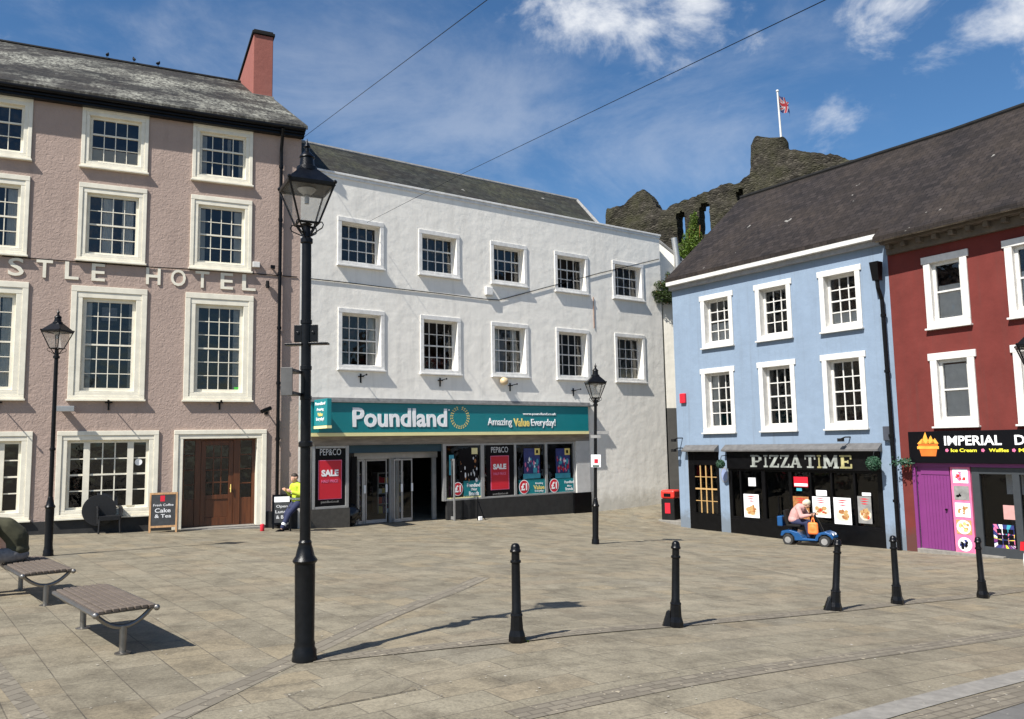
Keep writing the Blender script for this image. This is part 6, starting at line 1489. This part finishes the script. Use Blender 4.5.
capsules([[((bx0,0,.70),(.16,.2,.1))]]+[[((bx0,s*.1,.70),.105),((bx0+.40,s*.13,.68),.085),((bx0+.46,s*.13,.28),.06)] for s in (1,-1)],.014,'trousers',M['navy'],t,3)
for s in (1,-1): capsules([[((bx0+.44,s*.13,.25),.05),((bx0+.6,s*.13,.235),.04)]],.011,'shoe',M['black'],t)

# ================================================================== CAR AT THE RIGHT EDGE
cp_=gp(1027.5,594); caz=R_(32); cx_=Vector((math.cos(caz),math.sin(caz),0)); cy_=Vector((-math.sin(caz),math.cos(caz),0))
# rear left corner touches the frame edge: origin at car centre
cc=cp_+cx_*2.0-cy_*.84
t=thing('parked_car','white hatchback with red tail lamps, only its rear corner at the right edge','car',Vector((cc.x,cc.y,G(cc.x,cc.y))),caz)
prof=[(-2.02,.32),(-2.05,.62),(-2.0,.88),(-1.80,1.2),(-1.55,1.44),(-1.2,1.50),(-.2,1.52),(.55,1.38),(1.05,1.02),(1.7,.90),(2.0,.72),(2.05,.40),(1.95,.25),(-1.9,.25)]
def carsec(sc1):
    V=[]
    for x,z in prof:
        w=.86 if z<1.0 else .86-(z-1.0)*.42
        V+= [(x,-w,z),(x,w,z)]
    return V
V=carsec(1);n=len(prof);F=[]
for i in range(n): j=(i+1)%n; F.append((2*i,2*i+1,2*j+1,2*j))
F.append(tuple(2*i for i in range(n-1,-1,-1)));F.append(tuple(2*i+1 for i in range(n)))
CB=MB().add(V,F).build('body',M['carwhite'],t,bevel=.05,fix=True)
for s in (-1,1):
    MB().add([(-1.62,s*.80,1.02),(.75,s*.80,1.02),(.42,s*.72,1.36),(-.2,s*.68,1.46),(-1.45,s*.70,1.42),(-1.62,s*.865,1.02),(.75,s*.865,1.02),(.42,s*.735,1.36),(-.2,s*.69,1.46),(-1.45,s*.705,1.42)],[(5,6,7,8,9),(0,1,6,5),(1,2,7,6),(2,3,8,7),(3,4,9,8),(4,0,5,9)]).build('side_window',M['posterblack'],t)
    MB().add([(-2.06,s*.60,.79),(-2.055,s*.875,.79),(-2.02,s*.875,.93),(-2.02,s*.66,.93),(-1.8,s*.885,.80),(-1.82,s*.885,.93)],[(0,1,2,3),(1,4,5,2)]).build('tail_lamp',M['carred'],t)
    MB().add([(2.06,s*.5,.58),(2.04,s*.86,.6),(1.95,s*.86,.76),(1.99,s*.5,.76)],[(0,1,2,3)]).build('headlight',M['signwhite'],t)
    for x in (-1.28,1.28):
        w=MB().lathe([(.2,-.1),(.29,-.1),(.315,-.07),(.315,.07),(.29,.1),(.2,.1)],28)
        for v in w.v: v.x,v.y,v.z=v.x+x,v.z+s*.79,v.y+.315
        W=w.build('wheel',M['rubber'],t,smooth=True); w=MB().lathe([(.02,-.105),(.19,-.1),(.21,-.02),(.21,.02),(.19,.1),(.02,.105)],10)
        for v in w.v: v.x,v.y,v.z=v.x+x,v.z+s*.79,v.y+.315
        w.build('rim',M['alu'],W)
        MB().cyl((x,s*.5,.33),(x,s*.868,.33),.37,n=28).build('wheel_arch',M['posterblack'],t)
    MB().box(.5,.62,s*.88-.0,s*.88+s*.12,1.0,1.12).build('door_mirror',M['carwhite'],t,bevel=.02)
MB().add([(-2.0,-.70,1.0),(-2.0,.70,1.0),(-1.78,.62,1.38),(-1.78,-.62,1.38)],[(0,1,2,3)]).build('rear_window',M['posterblack'],t)
MB().add([(.66,-.72,1.33),(.66,.72,1.33),(1.08,.78,1.03),(1.08,-.78,1.03)],[(0,3,2,1)]).build('windscreen',M['posterblack'],t)
MB().box(-2.09,-1.85,-.84,.84,.24,.46).box(1.85,2.09,-.84,.84,.22,.42).build('bumper',M['blackmatt'],t,bevel=.03)

# ================================================================== SMALL LITTER ON THE PAVING
rnd=random.Random(12)
m=MB()
for k in range(260):
    px,py=rnd.uniform(0,1024),570+rnd.random()**.7*145
    p=gp(px,py); r=rnd.uniform(.004,.013); n=rnd.choice((4,5,6)); a0=rnd.uniform(0,6)
    m.add([(p.x+math.cos(a0+k_*6.283/n)*r*rnd.uniform(.7,1.2),p.y+math.sin(a0+k_*6.283/n)*r*rnd.uniform(.6,1.1),p.z+.006+.001*(k%3)) for k_ in range(n)],[tuple(range(n))])
o=m.build('litter_specks',plain('pale_grit',(.34,.31,.26),.9,0,.4,4,0)); o['kind']='stuff'; o['label']='pale flecks of grit scattered over the paving'; o['category']='grit'

# ================================================================== SKY AND SUN
SUN_TO=-Vector((math.cos(R_(49.5)),math.sin(R_(49.5)),0)); EL=R_(49.5)
w=bpy.data.worlds.new('World'); sc.world=w; w.use_nodes=True; nt=w.node_tree; bg=nt.nodes['Background']; bg.inputs[1].default_value=.072
def N(k,**kw):
    x=nt.nodes.new(k)
    for a,b in kw.items(): setattr(x,a,b)
    return x
L=lambda a,b:nt.links.new(a,b)
sky=N('ShaderNodeTexSky',sky_type='NISHITA'); sky.sun_disc=False; sky.sun_elevation=EL; sky.sun_rotation=math.atan2(SUN_TO.x,SUN_TO.y); sky.air_density=1.0; sky.dust_density=.6; sky.ozone_density=3.6
tc=N('ShaderNodeTexCoord')
def mth(op,a,b=0,c=None):
    x=N('ShaderNodeMath',operation=op)
    for i,v in enumerate((a,b) if c is None else (a,b,c)):
        if isinstance(v,(int,float)): x.inputs[i].default_value=v
        else: L(v,x.inputs[i])
    return x.outputs[0]
def nse(scale,detail=8,rough=.6,stretch=(1,1,1),dist=0,off=(0,0,0)):
    mp=N('ShaderNodeMapping'); L(tc.outputs['Generated'],mp.inputs[0]); mp.inputs['Scale'].default_value=stretch; mp.inputs['Location'].default_value=off
    x=N('ShaderNodeTexNoise'); L(mp.outputs[0],x.inputs['Vector']); x.inputs['Scale'].default_value=scale; x.inputs['Detail'].default_value=detail; x.inputs['Roughness'].default_value=rough; x.inputs['Distortion'].default_value=dist
    return x.outputs['Fac']
n1=nse(9,10,.62,(1,1,1.3),.4); n2=nse(3.2,9,.66,(1,1,1.8),.8,(3,1,0)); n3=nse(24,6,.6,(1,1,2))
tot=None
def cloud(px,py,rx_,ry_,amp):   # a cloud in a fixed direction of the sky
    global tot
    d=ray(px,py).normalized(); h=Vector((d.y,-d.x,0)).normalized(); v=h.cross(d)
    def dot(vec):
        x=N('ShaderNodeVectorMath',operation='DOT_PRODUCT'); L(tc.outputs['Generated'],x.inputs[0]); x.inputs[1].default_value=vec; return x.outputs['Value']
    a=mth('DIVIDE',dot(h),rx_/FPX); b=mth('DIVIDE',dot(v),ry_/FPX)
    f=mth('GREATER_THAN',dot(d),0)
    r=mth('SQRT',mth('ADD',mth('MULTIPLY',a,a),mth('MULTIPLY',b,b)))
    q=mth('MULTIPLY',mth('MULTIPLY',mth('SUBTRACT',1,r),f),amp)
    q=mth('MAXIMUM',q,-.6)
    tot=q if tot is None else mth('MAXIMUM',tot,q)
for c in ((572,22,62,46,.55),(548,32,30,30,.5),(690,2,105,44,.6),(650,24,42,26,.5),(890,6,60,30,.42),(1005,18,62,34,.5),(930,80,30,18,.25),(528,2,50,22,.35),(1120,-50,150,110,.45),(1300,200,300,140,.4),(-400,100,300,120,.4)): cloud(*c)
den=mth('ADD',tot,mth('MULTIPLY',mth('SUBTRACT',n1,.5),2.3)); den=mth('ADD',den,mth('MULTIPLY',mth('SUBTRACT',n3,.5),.5))
rp=N('ShaderNodeValToRGB'); L(den,rp.inputs[0]); rp.color_ramp.elements[0].position=.0; rp.color_ramp.elements[1].position=.78; rp.color_ramp.interpolation='EASE'
veil=None
tot2=tot; tot=None
for c in ((430,130,330,120,.55),(640,150,230,90,.5),(80,40,240,70,.30),(720,60,160,60,.2)): cloud(*c)
vd=mth('ADD',tot,mth('MULTIPLY',mth('SUBTRACT',n2,.5),1.7)); vd=mth('ADD',vd,mth('MULTIPLY',mth('SUBTRACT',n3,.5),.35))
rv=N('ShaderNodeValToRGB'); L(vd,rv.inputs[0]); rv.color_ramp.elements[0].position=.0; rv.color_ramp.elements[1].position=.9; rv.color_ramp.interpolation='EASE'
fac=mth('MINIMUM',mth('ADD',mth('MULTIPLY',rp.outputs[0],.92),mth('MULTIPLY',rv.outputs[0],.27)),.9)
mx=N('ShaderNodeMix',data_type='RGBA'); hs=N('ShaderNodeHueSaturation'); hs.inputs['Saturation'].default_value=1.2; hs.inputs['Value'].default_value=1.02; L(sky.outputs[0],hs.inputs['Color']); L(fac,mx.inputs[0]); L(hs.outputs[0],mx.inputs[6]); mx.inputs[7].default_value=(7.6,7.8,8.1,1)
L(mx.outputs[2],bg.inputs[0])
sl=bpy.data.lights.new('sun','SUN'); sl.energy=5.0; sl.angle=R_(.55); sl.color=(1,.965,.905); so_=bpy.data.objects.new('sun',sl); C.objects.link(so_)
dv=-(SUN_TO*math.cos(EL)+Vector((0,0,math.sin(EL)))); so_.rotation_euler=dv.to_track_quat('-Z','Y').to_euler()
sc.view_settings.view_transform='Standard'; sc.view_settings.look='None'; sc.view_settings.exposure=.75; sc.view_settings.gamma=1; sc.view_settings.use_curve_mapping=False
try:
    sc.cycles.max_bounces=6; sc.cycles.transparent_max_bounces=16; sc.cycles.use_denoising=True
except Exception: pass
